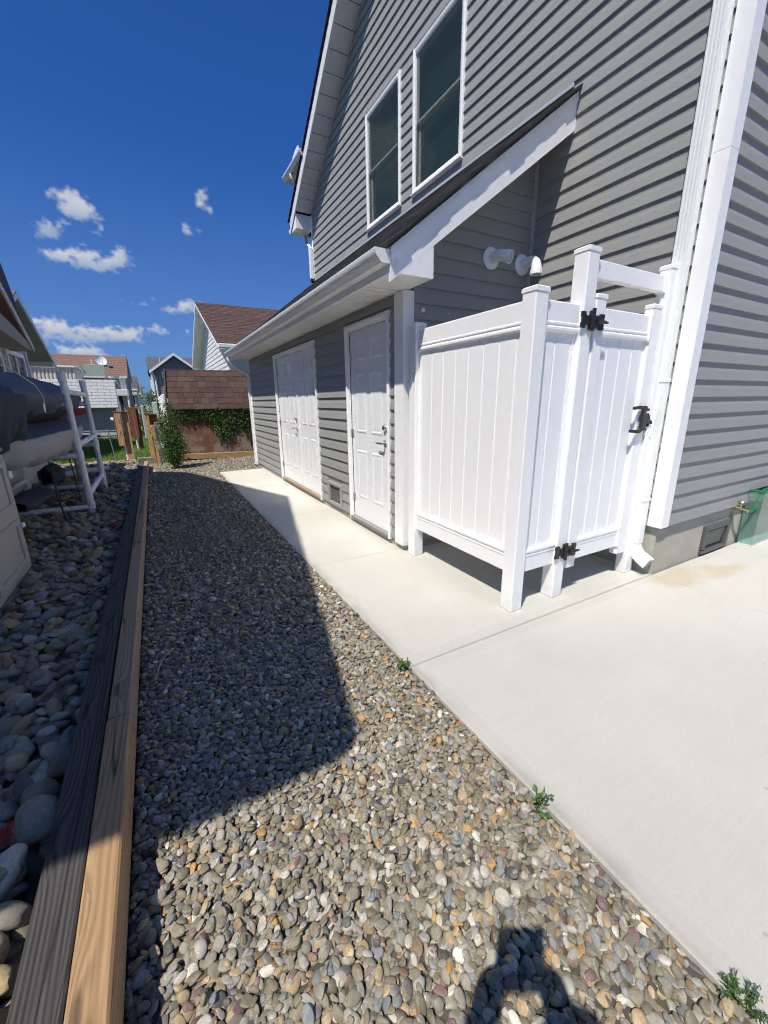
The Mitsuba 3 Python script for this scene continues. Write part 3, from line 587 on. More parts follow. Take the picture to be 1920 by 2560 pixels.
# wall vent by the doors, foundation vent, spigot
d = num(H + '__wall_vent'); a, b = VT
q = B().box(XS - .03, XS + .01, a, a + .055, .09, .395, .006).box(XS - .03, XS + .01, b - .055, b, .09, .395, .006).box(XS - .03, XS + .01, a + .055, b - .055, .09, .13, .006).box(XS - .03, XS + .01, a + .055, b - .055, .355, .395, .006)
q.put(d + '__frame', 'siding')
q = B()
for i in range(11): q.box(XS - .002, XS + .0, a + .06 + i * .034, a + .064 + i * .034, .13, .355)
for i in range(7): q.box(XS - .003, XS + .001, a + .055, b - .055, .145 + i * .032, .149 + i * .032)
q.put(d + '__grille', 'black'); B().box(XS + .04, XS + .06, a + .02, b - .02, .12, .38).put(d + '__duct', 'dark')
d = num(H + '__flood_vent'); yf = YR + .025
q = B().box(4.218, 4.68, yf - .03, yf + .02, .02, .052, .003).box(4.218, 4.68, yf - .03, yf + .02, .238, .29, .003).box(4.218, 4.262, yf - .03, yf + .02, .062, .238, .003).box(4.648, 4.68, yf - .03, yf + .02, .052, .238, .003); q.put(d + '__frame', 'ventgrey')
B().box(4.262, 4.648, yf - .002, yf + .01, .052, .238).put(d + '__back', 'dark'); B().obox((4.428, yf - .016, .158), (X, (0, .99, .14), (0, -.14, .99)), (.162, .003, .074), .002).put(d + '__flap', 'ventgrey'); B().box(4.30, 4.60, yf - .026, yf - .021, .229, .234).put(d + '__hinge_rod', 'dark')
d = num(H + '__spigot'); sx, sz = 4.70, .405
B().tube([(sx, yf, sz), (sx, yf - .075, sz)], [.02, .016], 12).tube([(sx, yf - .06, sz), (sx + .03, yf - .085, sz - .005), (sx + .075, yf - .10, sz - .02), (sx + .09, yf - .10, sz - .045)], .014, 12).put(d + '__body', 'brass', 40)
B().tube([(sx, yf - .07, sz), (sx, yf - .075, sz + .045)], .007, 8).tube([(sx - .004, yf - .075, sz + .045), (sx + .004, yf - .077, sz + .058)], [.03, .028], 12).put(d + '__handle', 'brass', 40)

# two white vent pipes on the jog wall
for i, (px, pts) in enumerate(((2.868, [(0, 0, 0), (0, -.07, 0), (.006, -.10, -.003), (.024, -.14, -.012), (.055, -.198, -.032)]), (3.262, [(0, 0, 0), (.0, -.10, 0), (.0, -.135, -.006), (.0, -.165, -.028), (.0, -.18, -.065), (.0, -.182, -.125)]))):
    d = num(H + '__vent_pipe'); o = np.array([px, YJ - .012, 2.655])
    B().tube([o, o + [0, -.006, 0], o + [0, -.014, 0], o + [0, -.02, 0]], [.092, .092, .082, .055], 24).put(d + '__flange', 'white', 40)
    pp = o + np.array(pts); pp2 = [pp[0]]
    for a_, b_ in zip(pp[:-1], pp[1:]): pp2 += [a_ + (b_ - a_) * .5, b_]
    pp2 = np.array(pp2); r = np.full(len(pp2), .047); r[-2:] = .054
    B().tube(pp2, r, 20, cap=False).tube(pp2, r - .006, 20, cap=False).put(d + '__elbow', 'white', True)
    e = pp2[-1]; t = pp2[-1] - pp2[-2]; t /= np.linalg.norm(t)
    B().tube([e, e + t * .001], [.0535, .0475], 20, cap=False).put(d + '__rim', 'pvc'); B().tube([e - t * .05, e - t * .049], .046, 16).put(d + '__bore', 'sidegrey')
B().tube([(2.13, YJ - .012, 2.165), (2.13, YJ - .03, 2.165)], [.022, .014], 10).put(H + '__wall_plug', 'pvc', 40)

# down pipe at the near corner with its shoe
d = num(H + '__corner_downspout')
def ribbed(q, c0, c1, hx, hy, inset=.002):
    pr = []
    for a_, b_, nrib in (((-hx, -hy), (hx, -hy), 4), ((hx, -hy), (hx, hy), 4), ((hx, hy), (-hx, hy), 4), ((-hx, hy), (-hx, -hy), 4)):
        a_, b_ = np.array(a_), np.array(b_); n_ = np.array([-(b_ - a_)[1], (b_ - a_)[0]]); n_ /= np.linalg.norm(n_)
        for i in range(nrib):
            for s_, dpt in ((.06, 0), (.5, 0), (.62, inset), (.94, inset)):
                pr.append(a_ + (b_ - a_) * (.04 + .92 * (i + s_) / nrib) + n_ * dpt)
    return np.array(pr)
pr = ribbed(None, 0, 0, .035, .048)
B().ext(pr, (3.352, 1.731, 0), X, Y, Z, 1.55, 5.0).put(d + '__upper_pipe', 'greentrim')
B().ext(ribbed(None, 0, 0, .037, .050), (3.352, 1.731, 0), X, Y, Z, .265, 1.55).put(d + '__lower_pipe', 'greentrim')
ang = np.linspace(0, math.radians(62), 13); P0 = np.array([3.352, 1.731, .265]); Rr = .13
secs = []
for i, a_ in enumerate(ang):
    c_ = P0 + np.array([0, -Rr * (1 - math.cos(a_)), -Rr * math.sin(a_)]); t_ = np.array([0, -math.sin(a_), -math.cos(a_)]); nrm = np.array([0, math.cos(a_), -math.sin(a_)])
    s_ = 1.0 - .09 * (i % 2)
    secs.append(c_ + pr[:, :1] * X * s_ + pr[:, 1:] * nrm * s_)
t_ = np.array([0, -math.sin(ang[-1]), -math.cos(ang[-1])]); secs.append(secs[-1] + t_ * .075)
B().grid(np.array(secs), closed_u=True).put(d + '__shoe', 'greentrim')
for z in (1.53, .62): B().box(3.310, 3.40, 1.678, 1.786, z, z + .022, .002).put(d + '__strap', 'white')

# ------------------------------------------------------------------ outdoor shower enclosure
S = thing('shower_enclosure', 'white vinyl outdoor shower enclosure with a gate, standing on the slab in the house corner', 'shower enclosure')
def post(x0, x1, y0, y1, z1, capw=.0045, z0=0.0, key=None):
    p = num(key or S + '__post')
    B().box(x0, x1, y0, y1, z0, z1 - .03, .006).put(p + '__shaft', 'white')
    w = capw
    q = B().box(x0 - w, x1 + w, y0 - w, y1 + w, z1 - .032, z1 - .008, .003)
    c_ = np.array([[x0 - w, y0 - w], [x1 + w, y0 - w], [x1 + w, y1 + w], [x0 - w, y1 + w]]); m_ = c_.mean(0)
    v = np.vstack([np.column_stack([c_, np.full(4, z1 - .009)]), np.column_stack([m_ + (c_ - m_) * .75, np.full(4, z1)])])
    q.add(v, [[0, 1, 5, 4], [1, 2, 6, 5], [2, 3, 7, 6], [3, 0, 4, 7], [4, 5, 6, 7]]); q.put(p + '__cap', 'white')
post(1.955, 2.06, 1.737, 1.842, 2.037); post(1.957, 2.06, 2.95, 3.053, 2.037); post(2.373, 2.477, 1.737, 1.842, 2.296); post(3.263, 3.365, 1.727, 1.815, 2.312)
T_RAIL = [(-.026, 0), (-.026, .105), (-.022, .11), (.022, .11), (.026, .105), (.026, 0), (.030, -.004), (.030, -.012), (.024, -.016), (.024, -.024), (.034, -.032), (.034, -.046), (.028, -.054), (-.028, -.054), (-.034, -.046), (-.034, -.032), (-.024, -.024), (-.024, -.016), (-.030, -.012), (-.030, -.004)]
B_RAIL = [(a_, -b_) for a_, b_ in T_RAIL][::-1]
def fence(pre, axis, c, s0, s1, grooves, zt=1.865, zb=.378, hold=None):
    """a panel along axis ('x' or 'y') centred on c, top and bottom rail and tongue-and-groove planks"""
    L, A = (X, Y) if axis == 'x' else (Y, X)
    o = A * c
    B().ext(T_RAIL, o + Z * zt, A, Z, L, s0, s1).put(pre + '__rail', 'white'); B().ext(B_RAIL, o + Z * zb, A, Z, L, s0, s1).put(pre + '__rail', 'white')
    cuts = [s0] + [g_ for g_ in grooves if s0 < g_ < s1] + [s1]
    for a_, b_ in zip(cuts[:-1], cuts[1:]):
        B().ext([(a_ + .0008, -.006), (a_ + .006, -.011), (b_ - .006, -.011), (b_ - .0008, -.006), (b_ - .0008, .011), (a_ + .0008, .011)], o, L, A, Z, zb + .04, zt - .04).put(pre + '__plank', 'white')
fence(num(S + '__side_panel'), 'y', 2.006, 1.842, 2.95, [1.892, 2.036, 2.181, 2.332, 2.476, 2.624, 2.768, 2.915])
fence(num(S + '__front_panel'), 'x', 1.785, 2.06, 2.373, [2.19, 2.335])
# header beam with brackets
B().box(2.477, 3.263, 1.762, 1.81, 2.138, 2.238, .004).put(S + '__header', 'white')
for x in (2.477, 3.245): B().box(x, x + .018, 1.752, 1.82, 2.13, 2.246, .003).put(S + '__header_bracket', 'white')
G = num(S + '__gate')
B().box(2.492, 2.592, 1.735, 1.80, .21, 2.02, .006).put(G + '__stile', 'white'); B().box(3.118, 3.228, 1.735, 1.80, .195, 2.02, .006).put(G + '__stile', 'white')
for a_, b_ in ((2.492, 2.592), (3.118, 3.228)): B().box(a_ - .004, b_ + .004, 1.731, 1.804, 2.018, 2.046, .004).put(G + '__stile_cap', 'white')
fence(G, 'x', 1.772, 2.592, 3.118, [2.69, 2.832, 2.975, 3.10], 1.862, .372)
for z0, z1 in ((1.80, 1.975), (.265, .43)): B().box(3.104, 3.117, 1.728, 1.812, z0, z1, .002).put(G + '__rail_bracket', 'white')
q = B()
for x, z in ((3.1105, 1.955), (3.1105, 1.885), (3.1105, 1.812), (3.1105, .41), (3.1105, .33), (3.1105, .275)): q.tube([(x, 1.7285, z), (x, 1.7255, z)], .0045, 8)
q.put(G + '__screws', 'nickel', kind='stuff')
def gate_hinge(z):
    q = B()
    bf = [(0, -.022), (.014, -.030), (.014, -.046), (.05, -.046), (.05, -.020), (.042, -.012), (.042, .012), (.05, .020), (.05, .046), (.014, .046), (.014, .030), (0, .022)]
    q.ext(bf, (2.40, 0, z), -X, Z, Y, 1.722, 1.735).ext(bf, (2.512, 0, z - .004), X, Z, Y, 1.718, 1.734)
    q.box(2.396, 2.425, 1.716, 1.735, z - .026, z + .026, .003).box(2.425, 2.455, 1.706, 1.735, z - .055, z + .055, .004).box(2.455, 2.512, 1.712, 1.735, z - .044, z + .030, .004)
    q.tube([(2.44, 1.710, z - .062), (2.44, 1.710, z + .066)], .012, 12).tube([(2.47, 1.705, z - .004), (2.54, 1.703, z - .006), (2.578, 1.702, z - .008)], [.013, .011, .006], 8)
    q.put(G + '__hinge', 'black')
gate_hinge(1.885); gate_hinge(.362)
# gravity latch: a C-shaped pull and the catch plate
lx, lz, ly = 3.145, 1.262, 1.735
q = B()
q.ext([(-.12, .076), (-.02, .082), (-.002, .068), (-.012, -.05), (-.03, -.072), (-.13, -.064), (-.132, -.084), (-.03, -.097), (.0, -.088), (.024, -.055), (.036, .085), (.026, .10), (-.06, .103), (-.122, .095)], (lx, 0, lz), X, Z, Y, ly - .03, ly - .012)
q.box(lx + .02, lx + .05, ly - .02, ly, lz - .03, lz + .03, .003); q.put(G + '__latch_pull', 'black')
q = B().ext([(.05, .062), (.09, .064), (.09, .082), (.062, .082), (.058, .095), (.05, .095)], (lx, 0, lz), X, Z, Y, ly - .02, ly - .006)
pl = Polygon([(.052, .03), (.088, .048), (.10, .03), (.088, .012), (.148, -.012), (.152, -.035), (.06, -.03), (.06, -.062), (.092, -.066), (.092, -.082), (.046, -.078), (.046, .03)])
for hx, hz in ((.088, .032), (.085, -.02), (.136, -.024)):
    from shapely.geometry import Point
    pl = pl.difference(Point(hx, hz).buffer(.006, 6))
m_ = trimesh.creation.extrude_polygon(pl, .012, engine='earcut'); v = m_.vertices
q.add(np.stack([lx + v[:, 0], ly - .018 + v[:, 2], lz + v[:, 1]], 1), m_.faces); q.box(3.258, 3.27, ly - .012, ly + .004, lz - .05, lz + .03); q.put(G + '__latch_catch', 'black')
B().box(3.30, 3.322, 1.719, 1.727, 1.13, 1.165, .002).put(S + '__padlock_tab', 'pvc')

# ------------------------------------------------------------------ clear bin with a coiled green hose by the spigot
k = thing('hose_bin', 'translucent green bin holding a coiled green hose beside the wall spigot', 'bin')
x0, x1, y0, y1, z1 = 4.93, 5.75, 1.46, 1.585, .56
def sheet(a_, b_, c_, d_): B().add([a_, b_, c_, d_], [[0, 1, 2, 3]]).put(k + '__side', 'binpane')
t = .006
sheet((x0 + t, y0 + t, .012), (x1 - t, y0 + t, .012), (x1, y0, z1), (x0, y0, z1)); sheet((x0 + t, y1 - t, .012), (x0 + t, y0 + t, .012), (x0, y0, z1), (x0, y1, z1)); sheet((x1 - t, y0 + t, .012), (x1 - t, y1 - t, .012), (x1, y1, z1), (x1, y0, z1)); sheet((x1 - t, y1 - t, .012), (x0 + t, y1 - t, .012), (x0, y1, z1), (x1, y1, z1))
B().box(x0 + t, x1 - t, y0 + t, y1 - t, .002, .012, .003).put(k + '__base', 'pvc')
q = B().box(x0 - .012, x1 + .012, y0 - .012, y0 + .004, z1 - .02, z1, .004).box(x0 - .012, x1 + .012, y1 - .004, y1 + .012, z1 - .02, z1, .004).box(x0 - .012, x0 + .004, y0 + .004, y1 - .004, z1 - .02, z1, .004).box(x1 - .004, x1 + .012, y0 + .004, y1 - .004, z1 - .02, z1, .004); q.put(k + '__rim', 'hose')
tt = np.linspace(0, 2 * math.pi * 9.5, 330)
B().tube(np.stack([5.34 + (.36 - .003 * tt) * np.cos(tt), 1.522 + .03 * np.sin(tt * .61), .39 + (.145 - .0012 * tt) * np.sin(tt)], 1), .0125, 7).tube([(4.80, 1.50, .36), (4.88, 1.50, .37), (4.96, 1.50, .40), (5.0, 1.52, .44)], .012, 8).put(k + '__hose', 'hose', True)
B().tube([(4.785, 1.51, .362), (4.83, 1.50, .364)], .017, 10).put(k + '__hose_coupling', 'hose', True)

# ------------------------------------------------------------------ left side: storage box, rack with covered boats, pipe
k = thing('storage_box', 'beige plastic deck box with panelled side standing on the cobbles at the left edge', 'storage box')
bx0, bx1, by0, by1 = -1.92, -1.10, 2.55, 4.34
B().box(bx0, bx1 - .012, by0, by1, .06, 1.06, .012).put(k + '__body', 'beige')
q = B()
for y0, y1 in ((2.62, 3.38), (3.50, 4.24)):
    for z0, z1 in ((.13, .52), (.60, 1.0)):
        q.box(bx1 - .014, bx1 + .004, y0, y1, z0, z0 + .055, .005).box(bx1 - .014, bx1 + .004, y0, y1, z1 - .055, z1, .005).box(bx1 - .014, bx1 + .004, y0, y0 + .055, z0 + .055, z1 - .055, .005).box(bx1 - .014, bx1 + .004, y1 - .055, y1, z0 + .055, z1 - .055, .005)
q.put(k + '__side_moulding', 'beige')
B().box(bx1 - .016, bx1 - .008, 3.432, 3.446, .07, 1.05).put(k + '__door_gap', 'beigedark')
B().box(bx0 - .03, bx1 + .022, by0 - .03, by1 + .03, 1.06, 1.125, .02).put(k + '__lid', 'beigedark')
B().box(bx0 - .01, bx1 + .004, by0 - .01, by1 + .01, .0, .06, .01).put(k + '__base', 'beigedark')
B().box(bx1 - .012, bx1 + .01, by1 - .035, by1 + .014, .84, .90, .006).box(bx1 - .012, bx1 + .01, by1 - .035, by1 + .014, .42, .46, .006).put(k + '__hinge', 'pvc')

k = thing('boat_rack', 'white plastic pipe rack carrying two covered boats over the cobbles', 'rack')
R_ = .038
FP = [(-.915, 6.38), (-1.90, 6.38)]; BP = [(-.936, 8.10), (-1.92, 8.15)]
def fit(p, ax, r=.042, h=.06): ax = np.asarray(ax, float); return cyl(np.asarray(p) - ax * h, np.asarray(p) + ax * h, r, 14)
for px, py, zt in ((-.89, 6.38, 1.76), (-1.90, 6.42, 1.70), (-.89, 8.10, 1.75), (-1.92, 8.2, 1.55)):
    tx = px - .026 if px > -1 else px
    B().tube([(px, py, .02), (tx, py, zt)], R_, 14).put(k + '__post', 'pvc', 40)
    for z in (.11, .27, .80, .94, 1.42, 1.58, zt - .02):
        if z > zt: continue
        t_ = z / zt; x_ = px + (tx - px) * t_
        B().tube([(x_, py, z - .055), (x_, py, z + .055)], R_ + .006, 14).put(k + '__post_fitting', 'pvc', 40)
def rung(a_, b_): B().tube([a_, b_], R_ * .9, 12).put(k + '__rung', 'pvc', 40)
for z in (.11, .79, 1.43):
    rung((-.90, 6.38, z), (-1.90, 6.42, z)); rung((-.91, 8.10, z), (-1.92, 8.2, z))
for z in (.27, .92, 1.57): rung((-.90, 6.38, z), (-.91, 8.10, z))
for z in (.27, .92): rung((-1.90, 6.42, z), (-1.92, 8.2, z))

def cover(cx, yA, yB, zmid, half, up_, dn, seed, blunt=.35, rise=0.0, tent=1.35, wr=1.0):
    """fabric over a hull: sections along y with a crown, a chine and tucked-in sides, creased and rippled"""
    ny = 90; us = np.linspace(1, -1, 22); prof = [(u, up_ * (1 - abs(u) ** tent)) for u in us] + [(-.94, -.30 * dn), (-.84, -.62 * dn), (-.70, -.9 * dn), (-.45, -dn), (0, -dn), (.45, -dn), (.70, -.9 * dn), (.84, -.62 * dn), (.94, -.30 * dn)]
    pr = np.array(prof); P3 = np.zeros((ny, len(pr), 3))
    for i in range(ny):
        t = i / (ny - 1); w = max(math.sin(math.pi * (.015 + .97 * t)), 0) ** blunt
        P3[i, :, 0] = cx + half * w * pr[:, 0]; P3[i, :, 1] = yA + (yB - yA) * t; P3[i, :, 2] = zmid + pr[:, 1] * (.35 + .65 * w) + rise * (2 * t - 1) ** 2
    q = P3 * [5, 2.4, 6]; n1 = meshkit.fbm(q, 4, seed) - .5; n2 = meshkit.fbm(P3 * [14, 9, 14], 3, seed + 3) - .5
    low = np.clip((zmid - P3[..., 2]) / dn, 0, 1)
    fold = np.abs(np.sin(P3[..., 1] * 19 + 4 * n1 + P3[..., 2] * 5)) * low
    d = np.stack([np.broadcast_to(pr[:, 0], n1.shape), 0 * n1, np.broadcast_to(np.sign(pr[:, 1]) * .6 + .2, n1.shape)], -1)
    P3 += d * ((n1 * .045 + n2 * .018 + fold * .03) * wr)[..., None]
    P3[..., 2] -= (low ** 2) * .03 * np.sin(P3[..., 1] * 13 + seed + 3 * n1) * wr
    return P3
k = thing('covered_boat', 'dark hulled boat under a slate blue cover on the upper rack tier', 'boat', 'covered boats on the rack')
B().grid(cover(-1.36, 3.9, 9.1, 1.53, .43, .24, .17, 4, .25, wr=1.7), closed_u=True).put(k + '__cover', 'cloth_blue', 50)
B().grid(cover(-1.40, 4.0, 8.7, 1.45, .36, .03, .22, 5, .3, wr=.1), closed_u=True).put(k + '__hull', 'dark', True)
B().grid(cover(-1.39, 3.4, 5.5, 1.50, .44, .28, .40, 9, .35, wr=2.2), closed_u=True).put(k + '__tarp', 'cloth_navy', 60, label='dark blue rain tarp bunched over the near end of the upper boat')
cord = [(-1.10, 4.2, 1.77), (-1.05, 4.5, 1.75), (-.99, 4.75, 1.69), (-.93, 4.98, 1.60), (-.91, 5.07, 1.52), (-.905, 5.10, 1.44)]
B().tube(cord, .006, 6).put(k + '__cord', 'rope', True)
B().obox((-.92, 5.12, 1.395), ((0, .9, -.43), (0, .43, .9), (1, 0, 0)), (.03, .045, .002), 0).put(k + '__tag', 'white')
k = thing('covered_boat', 'boat under a pale grey cover with gathered hem, on the lower rack tier', 'boat', 'covered boats on the rack')
cv = cover(-1.33, 4.5, 8.2, 1.10, .43, .15, .27, 15, .25, tent=1.6); B().grid(cv[:, 1:22]).put(k + '__cover', 'cloth_shaded', True)  # shade painted in: one cover, darker on top, paler on its lit sides
B().grid(np.concatenate([cv[:, 21:], cv[:, :2]], 1)).put(k + '__cover_skirt', 'cloth_lit', True, label='lower sides of the same boat cover, coloured paler for light off the gravel')
for pts_ in ([(-1.0, 5.3, .80), (-1.02, 5.32, .5), (-1.0, 5.36, .2)], [(-1.1, 6.9, .8), (-1.08, 6.9, .3), (-1.06, 6.86, .08)]): B().tube(pts_, .008, 6).put(k + '__strap', 'black')
k = thing('equipment_bag', 'dark grey bag hanging below the lower covered boat', 'bag')
B().grid(cover(-1.36, 6.75, 7.35, .54, .13, .10, .17, 21, .3), closed_u=True).put(k + '__sack', 'cloth_navy', 50); B().tube([(-1.33, 6.9, .64), (-1.34, 6.9, .80)], .008, 6).put(k + '__handle', 'black')
k = thing('folded_tarp', 'pale blue folded sheet lying on the cobbles under the rack', 'tarp'); used.discard(k)
B().grid(cover(-1.62, 6.3, 7.6, .22, .22, .08, .08, 31, .3), closed_u=True).put(k, 'cloth_blue', 50)
k = thing('drain_pipe', 'white corrugated drain pipe lying across the cobbles behind the rack', 'pipe'); used.discard(k)
tt = np.linspace(0, 1, 121); rr = np.where(np.arange(121) % 3 == 0, .058, .050)
B().tube(np.stack([-1.82 + .83 * tt, 9.72 + .42 * tt, .10 + .02 * tt], 1), rr, 14).put(k, 'pvc')
for i, z in enumerate((.80, 1.27)):
    k = thing('red_kayak', ('lower' if i == 0 else 'upper') + ' red kayak of the two on the ground and shelf beyond the pipe rack', 'kayak', 'red kayaks beyond the rack'); used.discard(k)
    q = B(); ny, na = 30, 18; P3 = np.zeros((ny, na, 3))
    for a_ in range(ny):
        t = a_ / (ny - 1); w = math.sin(math.pi * (.02 + .96 * t)) ** .6
        for b_ in range(na):
            g = 2 * math.pi * b_ / na; P3[a_, b_] = (-3.3 + 2.37 * t, 9.2 + .28 * w * math.cos(g), z + .02 + .11 * w * math.sin(g) + .05 * (2 * t - 1) ** 4 - .02)
    q.grid(P3, closed_u=True); q.put(k, 'red', True)
k = thing('kayak_shelf', 'grey metal shelf frame holding the red kayaks behind the pipe rack', 'shelf')
for x in (-1.35, -3.0):
    for y in (8.95, 9.45): B().box(x - .02, x + .02, y - .02, y + .02, -.02, 1.45).put(k + '__leg', 'greymetal')
for z in (.66, 1.13):
    for x in (-1.35, -3.0): B().box(x - .018, x + .018, 8.97, 9.43, z, z + .035).put(k + '__crossbar', 'greymetal')

# ------------------------------------------------------------------ utility posts, rod
def hinge_post(): pass
k = thing('utility_post', 'pale wooden utility post with a grey meter box, right of the timbers', 'utility post', 'wooden utility posts at the lot corner')
B().box(-.205, -.115, 11.30, 11.39, -.05, 1.17, .005, (.06, .97)).put(k + '__post', 'wood'); B().box(-.112, .055, 11.36, 11.385, .87, 1.165, .004, (.62, .9)).put(k + '__backboard', 'wood')
B().box(.03, .06, 11.31, 11.359, .2, 1.15, .004, (.6, .9)).put(k + '__side_board', 'wood')
B().box(-.213, .065, 11.29, 11.395, 1.171, 1.19, .003, (.6, .2)).put(k + '__top_board', 'wood')
Mp = np.eye(4); a_ = math.radians(5); Mp[:3, :3] = [[math.cos(a_), 0, math.sin(a_)], [0, 1, 0], [-math.sin(a_), 0, math.cos(a_)]]; Mp[:3, 3] = (-.03, 11.12, 0)
B().box(-.095, -.01, -.02, .02, 0, .93, .005, (.12, .97), M=None).put(k + '__brace', 'wood') if False else B().box(-.115, -.025, 11.14, 11.18, -.02, .93, .005, (.12, .97)).put(k + '__brace', 'wood')
B().box(-.02, .115, 11.18, 11.30, .565, .965, .012).box(-.026, .121, 11.17, 11.30, .955, .985, .008).put(k + '__meter_box', 'meter'); B().box(.02, .14, 11.18, 11.30, .375, .55, .012).put(k + '__junction_box', 'pvc'); B().box(.07, .09, 11.176, 11.18, .49, .51).put(k + '__key_hole', 'dark')
B().tube([(.03, 11.24, .57), (.03, 11.24, .0)], .017, 10).put(k + '__conduit', 'pvc')
k = thing('utility_post', 'new wooden post with a boxed board cover and white conduit, left of the timbers', 'utility post', 'wooden utility posts at the lot corner')
B().box(-.70, -.565, 11.85, 11.94, -.05, 1.225, .005, (.07, .97)).put(k + '__post', 'wood'); B().box(-.84, -.715, 11.78, 11.93, .42, 1.22, .006, (.11, .97)).put(k + '__cover_board', 'wood'); B().box(-.86, -.842, 11.78, 11.93, .43, 1.21, .003, (.62, .9)).put(k + '__edge_board', 'wood'); B().box(-.862, -.56, 11.77, 11.95, 1.226, 1.245, .003, (.6, .2)).put(k + '__top_board', 'wood')
B().tube([(-.735, 11.88, .43), (-.715, 11.88, -.05)], .026, 10).put(k + '__conduit', 'pvc'); B().tube([(-.87, 11.83, 1.06), (-.93, 11.83, 1.06)], .045, 12).put(k + '__socket', 'pvc', 40)
k = thing('utility_post', 'dark red brown wooden post standing on the lawn behind the other two', 'utility post', 'wooden utility posts at the lot corner')
B().box(-.72, -.5, 15.5, 15.6, .35, 1.32, .005, (.66, .9)).put(k + '__board', 'wood'); B().box(-.56, -.44, 15.62, 15.72, -.07, 1.30, .005, (.68, .9)).put(k + '__post', 'wood'); B().tube([(-.62, 15.55, .36), (-.6, 15.55, -.06)], .025, 8).put(k + '__conduit', 'pvc')
k = thing('utility_cabinet', 'low pale green utility cabinet on the lawn', 'cabinet'); used.discard(k)
B().box(-.12, .12, 15.2, 15.45, -.07, .42, .03).put(k, 'meter')
k = thing('marker_rod', 'thin metal rod standing at the end of the timbers', 'rod'); used.discard(k)
B().tube([(-.40, 10.95, .1), (-.415, 10.95, 1.27)], .007, 8).put(k, 'greymetal')
k = thing('garden_stake', 'dark thin stake standing on the lawn before the white shed', 'stake'); used.discard(k)
B().tube([(-1.03, 12.6, -.07), (-1.10, 12.6, .80)], .014, 8).put(k, 'greymetal')

# ------------------------------------------------------------------ leaves
rngl = np.random.default_rng(77)
def leaves(q, pts, size, droop=.3, broad=1.0, autumn=.03):
    n = len(pts); L = size * rngl.uniform(.6, 1.3, n); W = L * rngl.uniform(.32, .5, n) * broad
    az, el = rngl.uniform(0, 2 * math.pi, n), rngl.uniform(-1.0, .7, n) - droop
    d = np.stack([np.cos(az) * np.cos(el), np.sin(az) * np.cos(el), np.sin(el)], 1)
    s = np.cross(d, rngl.normal(size=(n, 3))); s /= np.linalg.norm(s, axis=1, keepdims=True); nn = np.cross(d, s)
    p = np.asarray(pts)
    v = np.stack([p, p + d * (L * .45)[:, None] + s * (W * .5)[:, None] + nn * (L * .08)[:, None], p + d * L[:, None], p + d * (L * .45)[:, None] - s * (W * .5)[:, None] + nn * (L * .08)[:, None]], 1).reshape(-1, 3)
    i = np.arange(n) * 4; f = np.vstack([np.stack([i, i + 1, i + 2], 1), np.stack([i, i + 2, i + 3], 1)])
    u = np.repeat(np.stack([rngl.random(n), np.where(rngl.random(n) < autumn, .99, rngl.uniform(0, .9, n))], 1), 4, 0)
    return q.add(v, f, u)
k = thing('shrub', 'narrow dark green shrub leaning at the end of the gravel', 'shrub')
pts = []
def stem(q, a_, b_, r0, r1, n=6, wob=.02):
    t = np.linspace(0, 1, n)[:, None]; p = np.asarray(a_) * (1 - t) + np.asarray(b_) * t; p[1:-1] += rngl.normal(0, wob, (n - 2, 3)); q.tube(p, np.linspace(r0, r1, n), 6); return p
q = B(); base = np.array([.285, 10.18, -.02])
tops = [(.30, 10.25, 1.42), (.20, 10.2, 1.22), (.36, 10.3, .95), (.10, 10.15, 1.08), (.30, 10.05, .8)]
for tpt in tops:
    p_ = stem(q, base, tpt, .014, .004, 9, .02)
    for z in np.linspace(.12, 1, 42):
        c_ = base + (np.array(tpt) - base) * z
        r_ = .03 + .15 * math.sin(math.pi * min(z * .82 + .02, 1)) ** 1.1
        m = rngl.integers(40, 70)
        pts += list(c_ + rngl.normal(0, 1, (m, 3)) * [r_ * .62, r_ * .62, .03])
q.put(k + '__stem', 'bark'); leaves(B(), np.array(pts), .040, .1, 1.0, 0).put(k + '__crown', 'leaf', kind='stuff')
def weed(key, label, x, y, size, nl, spread, feather=False, broad=1.0):
    k = thing(key, label, 'weed'); q = B(); p = []
    for i in range(nl):
        a_ = rngl.uniform(0, 6.28); e_ = rngl.uniform(.5, 1.35); L = size * rngl.uniform(.6, 1.0)
        tip = np.array([x + math.cos(a_) * math.cos(e_) * L * spread, y + math.sin(a_) * math.cos(e_) * L * spread, -.01 + math.sin(e_) * L])
        stem(q, (x, y, -.02), tip, .0022, .001, 4, .003)
        for t in np.linspace(.35, 1, 9 if feather else 4):
            p += [np.array([x, y, -.02]) * (1 - t) + tip * t + rngl.normal(0, .002, 3)] * (4 if feather else 2)
    q.put(k + '__stem', 'leaf'); leaves(B(), np.array(p), size * (.16 if feather else .36), -.2, broad, autumn=.02).put(k + '__leaves', 'leaf', kind='stuff')
weed('weed', 'narrow leaved green weed at the slab corner beside the expansion joint', 1.005, 1.605, .075, 9, 1.0)
weed('weed', 'broad leaved little weed growing halfway along the slab edge', 1.035, .70, .06, 6, 1.2, broad=1.7)
weed('weed', 'feathery green weed at the slab edge in the bottom right corner', 1.05, .12, .06, 16, 1.4, True)
weed('weed', 'tiny weed by the far timber side of the sunlit gravel', -.165, 1.27, .035, 6, 1.4)
weed('weed', 'very small weed sprout at the slab edge before the shower enclosure', 1.03, 2.25, .04, 5, 1.0)
k = thing('twig', 'pale curved dry stalk lying on the shaded gravel', 'twig'); used.discard(k)
B().tube([(-.19, 2.16, .012), (-.175, 2.25, .016), (-.155, 2.33, .018), (-.12, 2.40, .014), (-.09, 2.44, .012)], .003, 6).put(k, 'straw', True)

